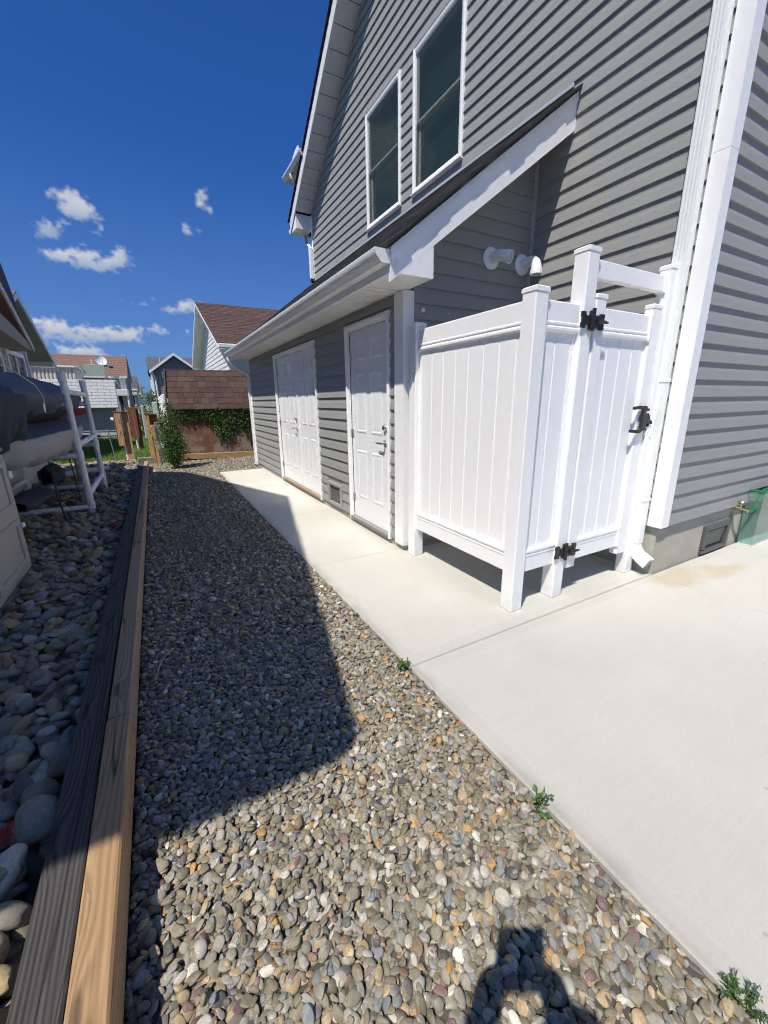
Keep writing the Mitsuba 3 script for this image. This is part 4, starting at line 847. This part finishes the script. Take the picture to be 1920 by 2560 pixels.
# ------------------------------------------------------------------ brown shed with vines
k = thing('brown_shed', 'low brown shingled shed with a rusty plywood front, behind the gravel', 'shed')
SY, sx0, sx1 = 11.93, .47, 3.5
c_, s_ = math.cos(ca), math.sin(ca)
def shp(x, y, z):   # shed frame: x along the front, y back
    return np.array([.47 + x * c_ - y * s_, 11.93 + x * s_ + y * c_, z])
Ms = np.eye(4); Ms[:2, :2] = [[c_, -s_], [s_, c_]]; Ms[:3, 3] = (.47, 11.93, 0)
# roof plane from the eave (y -.12, z 1.27) to the break (y .36, z 2.25)
B().box(0, 3.2, .03, 2.9, -.05, 1.30, 0, None, Ms).put(k + '__wall_core', 'rust')
x = 0.0; rngs = np.random.default_rng(5)
for w in (1.22, 1.22, .7): B().box(x + .04, x + .04 + w - .006, .0, .028, .10, 1.29, .003, None, Ms).put(k + '__wall_panel', 'rust'); x += w
B().box(-.02, .038, -.015, .05, .08, 1.28, .004, (.62, .9), Ms).put(k + '__corner_trim', 'wood')
e0, e1 = np.array([-.13, 1.27]), np.array([.34, 2.235]); dv = (e1 - e0) / np.linalg.norm(e1 - e0); nv = np.array([-dv[1], dv[0]]); Lr_ = np.linalg.norm(e1 - e0)
B().ext([tuple(e0 - nv * .05), tuple(e1 - nv * .05), tuple(e1 - nv * .003), tuple(e0 - nv * .003)], (.47, 11.93, 0), (-s_, c_, 0), Z, (c_, s_, 0), -.11, 3.3).put(k + '__roof_deck', 'dark')
B().ext([tuple(e1 + nv * -.03), (1.5, 2.26), (1.5, 2.29), tuple(e1 + nv * .012)], (.47, 11.93, 0), (-s_, c_, 0), Z, (c_, s_, 0), -.13, 3.3, (.8, .5)).put(k + '__upper_roof', 'shingle')
ncr = 7
for r in range(ncr):
    a_, b_ = Lr_ * r / ncr, Lr_ * (r + 1) / ncr; x = -.13 - .2 * rngs.random()
    while x < 3.2:
        w = rngs.uniform(.14, .27); x0, x1 = max(x, -.13), x + w
        t_ = rngs.choice([.009, .014])
        if x1 - x0 > .03:
            pr = [e0 + dv * a_ + nv * t_, e0 + dv * (b_ + .03) + nv * .003, e0 + dv * (b_ + .03) - nv * .002, e0 + dv * (a_ - (.012 if r == 0 else 0)) - nv * .001]
            B().ext([tuple(p_) for p_ in pr], (.47, 11.93, 0), (-s_, c_, 0), Z, (c_, s_, 0), x0, x1 - .004, (.8 + .15 * rngs.random(), rngs.choice([.2, .33, .45, .6]))).put(k + '__shingle', 'shingle')
        x += w
B().ext([(-.15, 1.24), (-.13, 1.28), (.34, 2.26), (.30, 2.28), (-.19, 1.27)], (.47, 11.93, 0), (-s_, c_, 0), Z, (c_, s_, 0), -.16, -.13, (.85, .9)).put(k + '__rake_trim', 'wood')
k = thing('vine', 'green creeper hanging from the eave down the rusty shed front', 'vine')
pts = []; q = B()
def depth(x):   # how far the curtain hangs at x along the front
    return .17 + .66 * math.exp(-((x - 1.12) / .28) ** 2) + .85 * math.exp(-((x - 1.95) / .22) ** 2) + .24 * math.exp(-((x - 1.5) / .4) ** 2) + .12 * math.exp(-((x - .3) / .3) ** 2)
for x in np.arange(.0, 2.6, .018):
    dep = depth(x) * rngl.uniform(.75, 1.1); a_ = shp(x, -.06, 1.29); b_ = shp(x + rngl.normal(0, .05), -.03, 1.29 - dep)
    p_ = stem(q, a_, b_, .003, .0015, 5, .012)
    m = int(14 + 95 * dep); t = rngl.random(m) ** 1.15
    pts += list(a_ + (b_ - a_) * t[:, None] + rngl.normal(0, 1, (m, 3)) * [.03, .035, .02])
for x in np.concatenate([rngl.uniform(1.0, 2.5, 260), rngl.uniform(-.1, .25, 120)]): pts.append(shp(x, rngl.uniform(-.10, -.02), .06 + abs(rngl.normal(0, .06)) + (.5 * rngl.random() if x < .1 else 0)))
q.put(k + '__stem', 'bark'); leaves(B(), np.array(pts), .062, .35, 1.0, .012).put(k + '__foliage', 'leaf', kind='stuff')

# ------------------------------------------------------------------ neighbouring houses
def clap(key, o, u, n, s0, s1, z0, z1, e, m, top=None):
    """clapboards of a far wall as one part"""
    acc = B(); c = int((z1 - z0) / e)
    for i in range(c):
        lo, hi = z0 + i * e, z0 + (i + 1) * e
        a, b = (s0, s1) if top is None else top(hi)
        if b - a < .05: continue
        acc.ext([(0, lo), (.028, lo), (.002, hi), (0, hi)], o, n, Z, u, a, b)
    acc.put(key, m, kind='stuff')
def gable_x(key, label, cat, wx, depth, y0, y1, ze, slope, over, m, mroof, sgn=-1, group=None, z0=-.07, eave=.35, e=.15, wins=(), thick=.16, soff='soffit', near_fascia=True, uvroof=None):
    """house whose gable end faces x*sgn at wx, ridge along x"""
    k = thing(key, label, cat, group); ym = (y0 + y1) / 2; zr = ze + slope * (y1 - y0) / 2; xb = wx - sgn * depth; rx = wx + sgn * over
    B().ext([(y0, z0), (y1, z0), (y1, ze), (ym, zr), (y0, ze)], (0, 0, 0), Y, Z, X, min(wx, xb), max(wx, xb)).put(k + '__wall', m)
    def top(z): return (y0, y1) if z <= ze else (y0 + (z - ze) / slope, y1 - (z - ze) / slope)
    clap(k + '__siding', (wx + sgn * .002, 0, 0), Y, (sgn, 0, 0), y0, y1, z0 + .3, zr, e, m, top)
    clap(k + '__siding', (0, y0 - .002, 0), X, -Y, min(wx, xb), max(wx, xb), z0 + .3, ze, e, m)
    rf = num(k + '__roof')
    for s_, ye in ((-1, y0 - eave), (1, y1 + eave)):
        zl = ze - slope * eave; nn = 14
        q = B()
        for i in range(nn):
            t0, t1 = i / nn, (i + 1) / nn; ya, yb = ym + (ye - ym) * t0, ym + (ye - ym) * t1; za, zb = zr + (zl - zr) * t0, zr + (zl - zr) * t1
            q.ext([(ya, za + thick), (yb, zb + thick + .015), (yb, zb + thick), (ya, za + thick - .01)], (0, 0, 0), Y, Z, X, min(rx, xb) - .02, max(rx, xb) + .02, uvroof)
        q.put(rf + '__slope', mroof)
        B().ext([(ym, zr + thick - .012), (ye, zl + thick - .002), (ye, zl), (ym, zr)], (0, 0, 0), Y, Z, X, min(rx + .025, xb) if sgn < 0 else min(rx - .025, xb), max(rx, xb) if sgn < 0 else max(rx - .025, xb)).put(rf + '__deck', soff)
        B().ext([(ym, zr + thick - .02), (ye, zl + thick - .01), (ye, zl - .015), (ym, zr - .015)], (0, 0, 0), Y, Z, X, rx - .02, rx + .024).put(rf + '__fascia', 'alu')
        B().box(min(rx, xb), max(rx, xb), min(ye, ye + .1 * s_), max(ye, ye + .1 * s_), zl - .01, zl + thick - .02, .02).put(k + '__gutter', 'alu')
        B().ext([(ye, zl - .02), (ye, zl + .08), (ye - s_ * eave, ze + .02), (ye - s_ * eave, zl - .02)], (0, 0, 0), Y, Z, X, min(rx + sgn * -.03, wx), max(rx + sgn * -.03, wx)).put(k + '__eave_return', 'alu')
    return k
def win_x(k, wx, sgn, a, b, c, d, sash=True):
    w = num(k + '__window'); t = .07
    q = B().box(wx, wx + sgn * .04, a, a + t, c, d).box(wx, wx + sgn * .04, b - t, b, c, d).box(wx, wx + sgn * .04, a + t, b - t, c, c + t).box(wx, wx + sgn * .04, a + t, b - t, d - t, d).box(wx, wx + sgn * .03, (a + b) / 2 - .03, (a + b) / 2 + .03, c + t, d - t)
    q.put(w + '__frame', 'white'); B().box(wx, wx + sgn * .012, a + t, b - t, c + t, d - t).put(w + '__pane', 'darkglass')
# nearest neighbour: its roof throws the shadow over the gravel
k = thing('neighbour_house', 'white sided house closest on the left, its raked eave above the covered boats', 'house')
xd = 1.66
def sh(x, y): z = (x + xd) / A_ * -1 if A_ > 0 else (x + xd) / -A_; return (y + B_ * z, z)
PA, PB = sh(.579, 1.315), sh(1.66, 6.03)
far_line = [(8.19, 3.19), (9.30, 2.40)]
roofp = [(PA[0], PA[1]), (PB[0], PB[1])] + [sh(1.04, 7.77), sh(.75, 8.66), sh(.5, 9.35), sh(.27, 9.57), sh(-.05, 9.85)] + [(9.02, 2.62), (9.34, 2.36)]
low = [(9.34, 2.30), (8.05, 3.02), (PB[0], PB[1] - .3), (PA[0] + .0, PA[1] - .22)]
B().ext(roofp[:2] + [sh(1.04, 7.77), (7.1, 4.1), (8.19, 3.19), (9.35, 2.42)] + low, (0, 0, 0), Y, Z, X, -9, -xd).put(k + '__roof', 'roofbrown')
B().ext([roofp[1]] + roofp[2:7] + [(9.06, 2.70), (9.0, 2.60), (8.19, 3.17), (7.1, 4.05)], (0, 0, 0), Y, Z, X, -7, -xd - .004).put(k + '__dormer', 'roofcharcoal')
B().ext([(PB[0], PB[1] - .06), (8.19, 3.12), (9.37, 2.40), (9.37, 2.30), (8.19, 2.98), (PB[0], PB[1] - .26)], (0, 0, 0), Y, Z, X, -xd, -xd + .02).put(k + '__rake_fascia', 'sidewhite')
B().ext([(PA[0], PA[1]), (PB[0], PB[1] - .06), (PB[0], PB[1] - .26), (PA[0], PA[1] - .2)], (0, 0, 0), Y, Z, X, -xd, -xd + .02).put(k + '__rake_fascia', 'sidewhite')
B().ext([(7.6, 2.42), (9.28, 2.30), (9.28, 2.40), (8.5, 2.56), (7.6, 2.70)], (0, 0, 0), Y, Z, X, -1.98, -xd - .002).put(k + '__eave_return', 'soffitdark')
wy0, wy1 = PA[0] + .3, 10.40
B().ext([(wy0, -.07), (wy1, -.07), (wy1, 2.52), (8.3, 2.62), (7.4, 3.5), (PB[0], PB[1] - .6), (wy0, PA[1] - .35)], (0, 0, 0), Y, Z, X, -9, -2.0).put(k + '__wall', 'sidewhite')
clap(k + '__siding', (-2.0, 0, 0), Y, X, 5.0, wy1, .2, 2.5, .12, 'sidewhite')
win_x(k, -1.985, 1, 9.05, 10.12, 1.84, 2.31); win_x(k, -1.985, 1, 7.75, 8.75, 1.75, 2.40)
B().box(-2.0, -1.95, wy1 - .08, wy1 + .015, .1, 2.5, .005).put(k + '__corner_board', 'sidewhite')

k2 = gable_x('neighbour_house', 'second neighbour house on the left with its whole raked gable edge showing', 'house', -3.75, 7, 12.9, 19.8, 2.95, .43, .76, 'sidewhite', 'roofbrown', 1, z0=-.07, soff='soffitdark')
k3 = gable_x('brown_roofed_house', 'white sided house with a brown shingle roof and steep gable, rising behind the brown shed', 'house', 3.2, 10, 18.6, 30.0, 3.72, .44, .57, 'sidewhite', 'shingle', -1, e=.2, uvroof=(.9, .45), soff='soffit')
# shingle courses on its near slope
rq = np.random.default_rng(8); q = B(); ym, zr3 = 24.3, 3.72 + .44 * 5.7; L3 = math.hypot(5.7 + .35, .44 * 6.05)
for i in range(26):
    t0, t1 = i / 26, (i + 1) / 26
    x = 2.6
    while x < 9:
        w = rq.uniform(.3, .7)
        ya, yb = 18.25 + 6.05 * t0, 18.25 + 6.05 * t1; za, zb = zr3 - .44 * (ym - ya) + .165, zr3 - .44 * (ym - yb) + .165
        q.ext([(ya, za + .022), (yb + .03, zb + .008), (yb + .03, zb - .01), (ya, za - .01)], (0, 0, 0), Y, Z, X, x, x + w - .01, (.9, rq.choice([.2, .32, .42, .55]))); x += w
q.put(k3 + '__shingles', 'shingle', kind='stuff')

def gable_y(key, label, cat, x0, x1, y0, depth, ze, zr, m, mroof, over=.35, group=None, z0=-.07, windows=(), white=True, e=.2, cross=False):
    """far house seen end-on or, with cross, with the roof slope facing us and a ridge along x"""
    k = thing(key, label, cat, group)
    if cross:
        B().ext([(y0, z0), (y0 + depth, z0), (y0 + depth, ze), (y0 + depth / 2, zr), (y0, ze)], (0, 0, 0), Y, Z, X, x0, x1).put(k + '__wall', m)
        clap(k + '__siding', (0, y0, 0), X, -Y, x0, x1, z0 + .3, ze, e, m)
        r = num(k + '__roof')
        for s_ in (0, 1):
            yb = y0 - over if s_ == 0 else y0 + depth + over; zb = ze - (zr - ze) / (depth / 2) * over; nn = 12; q = B()
            for i in range(nn):
                t0, t1 = i / nn, (i + 1) / nn; ya, y2 = y0 + depth / 2 + (yb - y0 - depth / 2) * t0, y0 + depth / 2 + (yb - y0 - depth / 2) * t1; za, z2 = zr + (zb - zr) * t0, zr + (zb - zr) * t1
                q.ext([(ya, za + .14), (y2, z2 + .16), (y2, z2 + .13), (ya, za + .12)], (0, 0, 0), Y, Z, X, x0 - .15, x1 + .15)
            q.put(r + '__slope', mroof)
            B().ext([(y0 + depth / 2, zr + .118), (yb, zb + .128), (yb, zb), (y0 + depth / 2, zr)], (0, 0, 0), Y, Z, X, x0 - .12, x1 + .12).put(r + '__deck', 'alu')
        B().box(x0 - .12, x1 + .12, y0 - over - .12, y0 - over, ze - (zr - ze) / (depth / 2) * over - .02, ze - (zr - ze) / (depth / 2) * over + .12, .02).put(k + '__gutter', 'alu')
    else:
        xm = (x0 + x1) / 2; sl = (zr - ze) / (xm - x0)
        B().ext([(x0, z0), (x1, z0), (x1, ze), (xm, zr), (x0, ze)], (0, 0, 0), X, Z, Y, y0, y0 + depth).put(k + '__wall', m)
        def top(z): return (x0, x1) if z <= ze else (x0 + (z - ze) / sl, x1 - (z - ze) / sl)
        clap(k + '__siding', (0, y0 - .002, 0), X, -Y, x0, x1, z0 + .3, zr, e, m, top)
        r = num(k + '__roof')
        for s_, xe in ((-1, x0 - over), (1, x1 + over)):
            zb = ze - sl * over
            B().ext([(xm, zr + .16), (xe, zb + .16), (xe, zb + .05), (xm, zr + .05)], (0, 0, 0), X, Z, Y, y0 - .35, y0 + depth).put(r + '__slope', mroof)
            B().ext([(xm, zr + .15), (xe, zb + .15), (xe, zb - .06), (xm, zr - .06)], (0, 0, 0), X, Z, Y, y0 - .38, y0 - .352).put(r + '__fascia', 'white')
    return k
def win_y(k, y, a, b, c, d):
    w = num(k + '__window'); t = .08
    B().box(a, a + t, y - .05, y, c, d).box(b - t, b, y - .05, y, c, d).box(a + t, b - t, y - .05, y, c, c + t).box(a + t, b - t, y - .05, y, d - t, d).put(w + '__frame', 'white'); B().box(a + t, b - t, y - .02, y - .005, c + t, d - t).put(w + '__pane', 'darkglass')
# grey-mauve house with charcoal roof (at y about 38)
k4 = gable_y('mauve_house', 'mauve grey house with charcoal roof and white edged gable behind the brown shed', 'house', .4, 3.6, 38, 7, 3.95, 5.13, 'sidetaupe', 'roofcharcoal', .28)
B().ext([(38.4, 3.9), (41.8, 5.0), (45.5, 3.9), (45.5, 4.0), (41.8, 5.12), (38.4, 4.02)], (0, 0, 0), Y, Z, X, .05, 9).put(k4 + '__main_roof', 'roofcharcoal')
B().ext([(38.35, 3.9), (41.8, 5.22), (41.8, 5.30), (38.35, 4.0)], (0, 0, 0), Y, Z, X, .08, 9).put(k4 + '__main_roof', 'roofcharcoal')
B().box(.2, 9, 38.6, 45, -.07, 3.95).put(k4 + '__main_wall', 'sidetaupe')
B().box(.22, .36, 37.9, 38.0, -.07, 3.9, .02).box(.12, .24, 38.1, 38.2, -.07, 3.2, .02).put(k4 + '__corner_board', 'white')
B().tube([(.28, 37.8, 3.9), (.42, 37.85, 3.5), (.5, 37.86, 3.3), (.5, 37.86, 0)], .06, 8).put(k4 + '__downspout', 'alu')
B().box(1.0, 1.07, 37.9, 37.97, 3.42, 3.90, .01).put(k4 + '__vent_box', 'white'); B().box(1.02, 1.06, 40, 40.04, 4.5, 5.1).put(k4 + '__roof_pipe', 'white')
B().ext([(1.0, 1.95), (1.9, 1.95), (1.9, 2.2), (1.45, 2.45), (1.0, 2.2)], (0, 0, 0), X, Z, Y, 37.4, 37.8).put(k4 + '__porch_roof', 'alu'); win_y(k4, 37.99, 1.1, 1.8, .9, 1.9)
k = thing('vinyl_fence', 'white vinyl privacy fence beside the mauve house', 'fence')
for i, y in enumerate(np.arange(22, 37, 1.9)):
    B().box(.44, .56, y, y + .12, -.07, 1.85, .02).put(k + '__post', 'white')
    B().box(.48, .52, y + .12, y + 1.9, .05, 1.75, .01).put(k + '__panel', 'white')
# brown roofed house on the left with a dish
k5 = gable_y('grey_neighbour_house', 'grey house with a wide brown roof slope and a satellite dish, beyond the white shed', 'house', -7.2, -1.5, 38, 8, 3.45, 5.15, 'sidegrey', 'roofbrown', .35, cross=True)
B().box(-1.9, -1.5, 37.2, 38, -.07, 3.2, .02).put(k5 + '__porch_post', 'sidegrey'); B().box(-2.35, -1.45, 36.2, 37.9, 2.0, 2.45, .03).put(k5 + '__porch_roof', 'alu'); B().box(-2.2, -1.75, 37.95, 37.99, -.05, 2.0).put(k5 + '__door', 'dark'); B().box(-1.56, -1.46, 36.3, 36.4, -.07, 2.0, .02).put(k5 + '__porch_column', 'white'); B().tube([(-1.9, 37.6, 3.3), (-1.75, 37.9, 2.9), (-1.72, 37.9, .0)], .06, 8).put(k5 + '__downspout', 'alu')
B().box(-3.62, -3.56, 39, 39.06, 4.1, 4.75).put(k5 + '__roof_pipe', 'white'); B().box(-2.55, -2.3, 39.2, 39.5, 4.18, 4.26).put(k5 + '__roof_vent', 'dark')
k = thing('satellite_dish', 'white satellite dish on a mast at the edge of the brown roof slope', 'satellite dish')
th = np.linspace(0, 2 * np.pi, 25)[:-1]; rr = np.linspace(0, .36, 6); cD = np.array([-2.86, 37.1, 4.45]); nD = np.array([.35, -.85, .4]); nD /= np.linalg.norm(nD); aD = np.cross(nD, Z); aD /= np.linalg.norm(aD); bD = np.cross(aD, nD)
B().grid(np.array([cD + nD * (.9 * r * r) + np.outer(np.cos(th), aD) * r + np.outer(np.sin(th), bD) * r * 1.1 for r in rr]), closed_u=True).put(k + '__dish', 'pvc', True)
B().tube([cD, cD + [0, .25, -.25], cD + [-.05, .35, -1.0]], .03, 8).tube([cD - bD * .36, cD + nD * .4 - bD * .2], .015, 6).put(k + '__mast', 'greymetal')
k6 = gable_y('cream_house', 'narrow cream house with charcoal roof beyond the grey house', 'house', -6.5, -1.32, 54, 8, 3.0, 4.4, 'sidecream', 'roofcharcoal', .35, cross=True)
win_y(k6, 53.98, -1.95, -1.55, 1.2, 2.4); B().box(-2.1, -1.3, 53.2, 53.9, 2.35, 2.6, .03).put(k6 + '__porch_roof', 'alu')
for i, (y, x1, ze, zr, m, mr, lab) in enumerate(((72, -1.35, 2.9, 4.4, 'sidewhite', 'roofbrown', 'small white house far down the lane on the left'), (92, -1.5, 2.9, 4.6, 'sidegrey', 'roofcharcoal', 'farthest grey house down the lane on the left'))):
    gable_y('lane_house', lab, 'house', x1 - 7, x1, y, 8, ze, zr, m, mr, .35, cross=True)
for i, (y, x0, ze, zr, m, mr, lab) in enumerate(((56, .55, 3.0, 4.3, 'sidegrey', 'roofcharcoal', 'grey house with charcoal roof beyond the mauve house'), (75, .9, 2.9, 4.4, 'sidecream', 'roofbrown', 'far cream house on the right of the lane'), (98, .9, 2.8, 4.2, 'sidewhite', 'roofbrown', 'farthest white house on the right of the lane'))):
    gable_y('lane_house', lab, 'house', x0, x0 + 8, y, 8, ze, zr, m, mr, .35, cross=True)
gable_y('lane_house', 'white house closing the end of the lane', 'house', -9, 9, 130, 10, 2.6, 4.2, 'sidewhite', 'roofcharcoal', .35, cross=True)

# white shingled shed, ribbed shed, green shed on the left
k = thing('white_shed', 'small shed with white brick patterned roofing and pale siding on the lawn', 'shed')
WY = 21.5
B().box(-5.6, -1.42, WY, WY + 3.4, -.1, 1.30).put(k + '__wall', 'tilegrey'); clap(k + '__siding', (0, WY, 0), X, -Y, -5.6, -1.42, -.1, 1.28, .19, 'tilegrey')
p0, p1 = np.array([WY - .32, 1.26]), np.array([WY + .28, 2.42]); dd = p1 - p0; ln = np.linalg.norm(dd); dd /= ln; nn_ = np.array([-dd[1], dd[0]])
B().ext([tuple(p0 - nn_ * .06), tuple(p1 - nn_ * .06), tuple(p1), tuple(p0)], (0, 0, 0), Y, Z, X, -5.7, -1.30).put(k + '__roof_deck', 'sidegrey')
for r in range(9):
    x = -5.7 - (.22 if r % 2 else 0)
    while x < -1.31:
        x0, x1 = max(x, -5.7), min(x + .44, -1.30); x += .44
        if x1 - x0 < .06: continue
        a_, b_ = ln * r / 9, ln * (r + 1) / 9
        pr = [p0 + dd * (a_ + .012) + nn_ * .02, p0 + dd * (b_ + .004) + nn_ * .008, p0 + dd * (b_ + .004) - nn_ * .002, p0 + dd * (a_ + .012) - nn_ * .002]
        B().ext([tuple(q_) for q_ in pr], (0, 0, 0), Y, Z, X, x0 + .007, x1 - .007).put(k + '__roof_tile', 'tilegrey')
B().ext([(p1[0], p1[1]), (WY + 1.7, 2.5), (WY + 3.3, 2.3), (WY + 3.3, 2.2), (WY + 1.7, 2.42), (p1[0], p1[1] - .08)], (0, 0, 0), Y, Z, X, -5.7, -1.30).put(k + '__upper_roof', 'tilegrey')
B().ext([(WY, 1.30), (p1[0], 2.34), (WY + 1.7, 2.42), (WY + 3.4, 1.3)], (0, 0, 0), Y, Z, X, -1.46, -1.42).put(k + '__gable', 'tilegrey')
k = thing('ribbed_shed', 'shed with a beige corrugated metal side behind the white roofed shed', 'shed')
q = B()
for i in range(32):
    x = -8.3 + i * .158; q.ext([(x, 27.0), (x + .045, 26.97), (x + .10, 26.97), (x + .148, 27.0), (x + .158, 27.03), (x, 27.03)], (0, 0, 0), X, Y, Z, .0, 3.24)
q.put(k + '__ribbed_wall', 'ribbeige'); B().box(-8.3, -3.26, 27.04, 29.5, -.1, 3.2).put(k + '__wall', 'ribbeige'); B().box(-8.35, -3.2, 26.88, 29.6, 3.241, 3.34, .03).put(k + '__roof', 'sidewhite')
k = thing('green_shed', 'grey green gambrel roofed shed behind the white roofed shed', 'shed')
B().box(-3.62, -2.3, 30.1, 34, -.1, 2.9).put(k + '__wall', 'sidegrey'); B().ext([(-3.68, 2.8), (-3.68, 3.40), (-3.54, 3.59), (-3.35, 3.62), (-3.16, 3.18), (-3.14, 2.96)], (0, 0, 0), X, Z, Y, 29.9, 30.1).put(k + '__gable', 'sidegrey')
B().ext([(29.8, 2.97), (30.4, 3.68), (33, 3.9), (33, 3.8), (30.4, 3.56), (29.9, 2.9)], (0, 0, 0), Y, Z, X, -3.24, -2.2).put(k + '__roof', 'roofgreen'); B().box(-3.24, -2.2, 29.74, 29.8, 2.92, 2.98, .008).put(k + '__roof_trim', 'white')

# trees and clutter down the lane
def tree(key, label, x, y, h, r, n=700):
    k = thing(key, label, 'tree'); q = B(); p = []
    stem(q, (x, y, -.07), (x, y, h * .8), .06, .02, 5, .02)
    for i in range(22):
        a_ = rngl.uniform(0, 6.28); z = rngl.uniform(.35, 1.0); c_ = np.array([x + math.cos(a_) * r * rngl.uniform(.2, .9), y + math.sin(a_) * r * .8, h * z]); stem(q, (x, y, h * z * .75), c_, .02, .006, 4, .02)
        p += list(c_ + rngl.normal(0, 1, (n // 22, 3)) * [r * .3, r * .3, h * .07])
    q.put(k + '__trunk', 'bark'); leaves(B(), np.array(p), .14).put(k + '__crown', 'leaf', kind='stuff')
tree('small_tree', 'small dark tree in the middle of the lane', .0, 30, 2.2, .45)
tree('small_tree', 'low bright green bush on the lawn left of the lane tree', -.62, 26, 1.35, .4, 400)
for i, (x, y, w, h, lab) in enumerate(((-.45, 20, .12, 1.35, 'grey utility pedestal on the lawn left of the rod'), (-.02, 24, .22, 1.5, 'blue grey utility box down the lane behind the meter post'))):
    k = thing('utility_pedestal', lab, 'utility pedestal'); used.discard(k); B().box(x, x + w, y, y + .2, -.07, h, .03).put(k, 'meter')

# ------------------------------------------------------------------ the photographer: stands behind the lens, seen as a shadow on the gravel
fh = np.array([math.sin(YAW), math.cos(YAW), 0.0]); rh = np.array([math.cos(YAW), -math.sin(YAW), 0.0])
def wp(r, f, z): return rh * (r - .068) + fh * f + Z * z
def chain(*bones):
    out = []
    for (a_, ra), (b_, rb_) in bones:
        s1 = m3.Manifold.sphere(ra, 20).translate(tuple(a_)); s2 = m3.Manifold.sphere(rb_, 20).translate(tuple(b_)); out.append(m3.Manifold.batch_hull([s1, s2]))
    return m3.Manifold.batch_boolean(out, m3.OpType.Add)
def body(parts, ref, it=8):
    m = parts.refine_to_length(ref).to_mesh(); t = trimesh.Trimesh(m.vert_properties[:, :3], m.tri_verts); trimesh.smoothing.filter_taubin(t, iterations=it); return t
k = thing('person', 'person holding up a phone, seen only as the shadow on the sunlit gravel', 'person')
pc, tl = CAM_Z, (math.sin(PITCH), math.cos(PITCH))
lf, lb = -.34, -.38
hipL, hipR = wp(-.10, lb, .90), wp(.10, lb, .90); kL, kR = wp(-.12, lb + .02, .48), wp(.12, lb + .02, .48); aL, aR = wp(-.13, lb - .02, .07), wp(.13, lb - .02, .07)
legs = chain(((hipL, .105), (kL, .068)), ((kL, .066), (aL, .045)), ((hipR, .105), (kR, .068)), ((kR, .066), (aR, .045)), ((hipL, .11), (hipR, .11)))
B().tm(body(legs, .04)).put(k + '__trousers', 'trousers', True)
for s_, a_ in ((-1, aL), (1, aR)): B().tm(body(chain(((a_ - Z * .01, .048), (a_ - Z * .035 + fh * .03, .035)), ((a_ - Z * .035 + fh * .03, .036), (a_ - Z * .045 + fh * .17, .027)), ((a_ - Z * .03, .04), (a_ - Z * .04 - fh * .05, .03))), .03)).put(k + '__shoe', 'black', True)
shL, shR = wp(-.17, lb, 1.38), wp(.17, lb, 1.38); elL, elR = wp(-.17, lb + .17, 1.16), wp(.17, lb + .17, 1.16); wrL, wrR = wp(-.098, -.09, 1.26), wp(.098, -.09, 1.26)
torso = chain(((wp(-.08, lb, .96), .12), (wp(-.09, lb, 1.26), .125)), ((wp(.08, lb, .96), .12), (wp(.09, lb, 1.26), .125)), ((wp(-.08, lb, .96), .12), (wp(.08, lb, .96), .12)), ((wp(-.09, lb, 1.26), .125), (wp(.09, lb, 1.26), .125)), ((wp(-.09, lb, 1.26), .12), (shL, .062)), ((wp(.09, lb, 1.26), .12), (shR, .062)), ((shL, .06), (shR, .06)), ((shL, .062), ((shL + elL) / 2 + 0, .052)), ((shR, .062), ((shR + elR) / 2, .052)))
B().tm(body(torso, .04)).put(k + '__shirt', 'shirt', True)
head = wp(0, lb + .05, 1.58)
skin = [((wp(0, lb, 1.38), .058), (wp(0, lb + .02, 1.50), .055)), ((head, .088), (head + Z * .03 + fh * -.01, .092)), ((head, .08), (head - Z * .075 + fh * .045, .045)), ((head + fh * .085 + Z * .0, .014), (head + fh * .10 - Z * .02, .016)), ((head + rh * .088, .014), (head + rh * .09 - Z * .035, .012)), ((head - rh * .088, .014), (head - rh * .09 - Z * .035, .012))]
for s_, sh_, el, wr in ((-1, shL, elL, wrL), (1, shR, elR, wrR)):
    skin += [(((sh_ + el) / 2, .05), (el, .055)), ((el, .055), (wr, .036))]
    hc = wr + fh * .035 + Z * .05 - rh * s_ * .02
    skin += [((wr, .036), (hc, .034)), ((hc, .034), (hc + Z * .035 - rh * s_ * .02, .026))]
    for i in range(4):
        b_ = hc + Z * (.035 - .02 * i) + fh * .0; m_ = b_ + fh * (.012) - rh * s_ * .018 + Z * .004; e_ = m_ - rh * s_ * (.028 - .004 * abs(i - 1)) + fh * .002
        skin += [((b_, .0095), (m_, .009)), ((m_, .009), (e_, .0075))]
    th_ = hc + Z * .01 - fh * .02; skin += [((th_, .011), (th_ + Z * .035 - rh * s_ * .01, .0095)), ((th_ + Z * .035 - rh * s_ * .01, .0095), (th_ + Z * .06 - rh * s_ * .014, .008))]
B().tm(body(chain(*skin), .012, 4)).put(k + '__skin', 'skin', True)
B().tm(body(chain(((head + Z * .035 - fh * .022, .098), (head + Z * .02 - fh * .03, .095)), ((head - Z * .02 - fh * .04, .08), (head + Z * .03 - fh * .03, .09))), .03)).put(k + '__hair', 'bark', True)
for s_ in (-1, 1): B().tm(trimesh.creation.icosphere(2, .011), None, np.block([[np.eye(3), (head + fh * .082 + rh * s_ * .033 + Z * .02)[:, None]], [np.zeros((1, 3)), np.ones((1, 1))]])).put(k + '__eye', 'white', True)
k = thing('phone', 'phone seen only as the squared top of the shadow on the gravel', 'phone')
upv = np.array([up[0], up[1], up[2]]); cph = np.array([0, 0, CAM_Z]) - fwd * .012 - rgt * .068 - upv * .062
B().obox(cph, (rgt, upv, fwd), (.064, .082, .0055), .004).put(k + '__body', 'black')
B().obox(cph - fwd * .005, (rgt, upv, fwd), (.059, .077, .0008), 0).put(k + '__screen', 'darkglass')
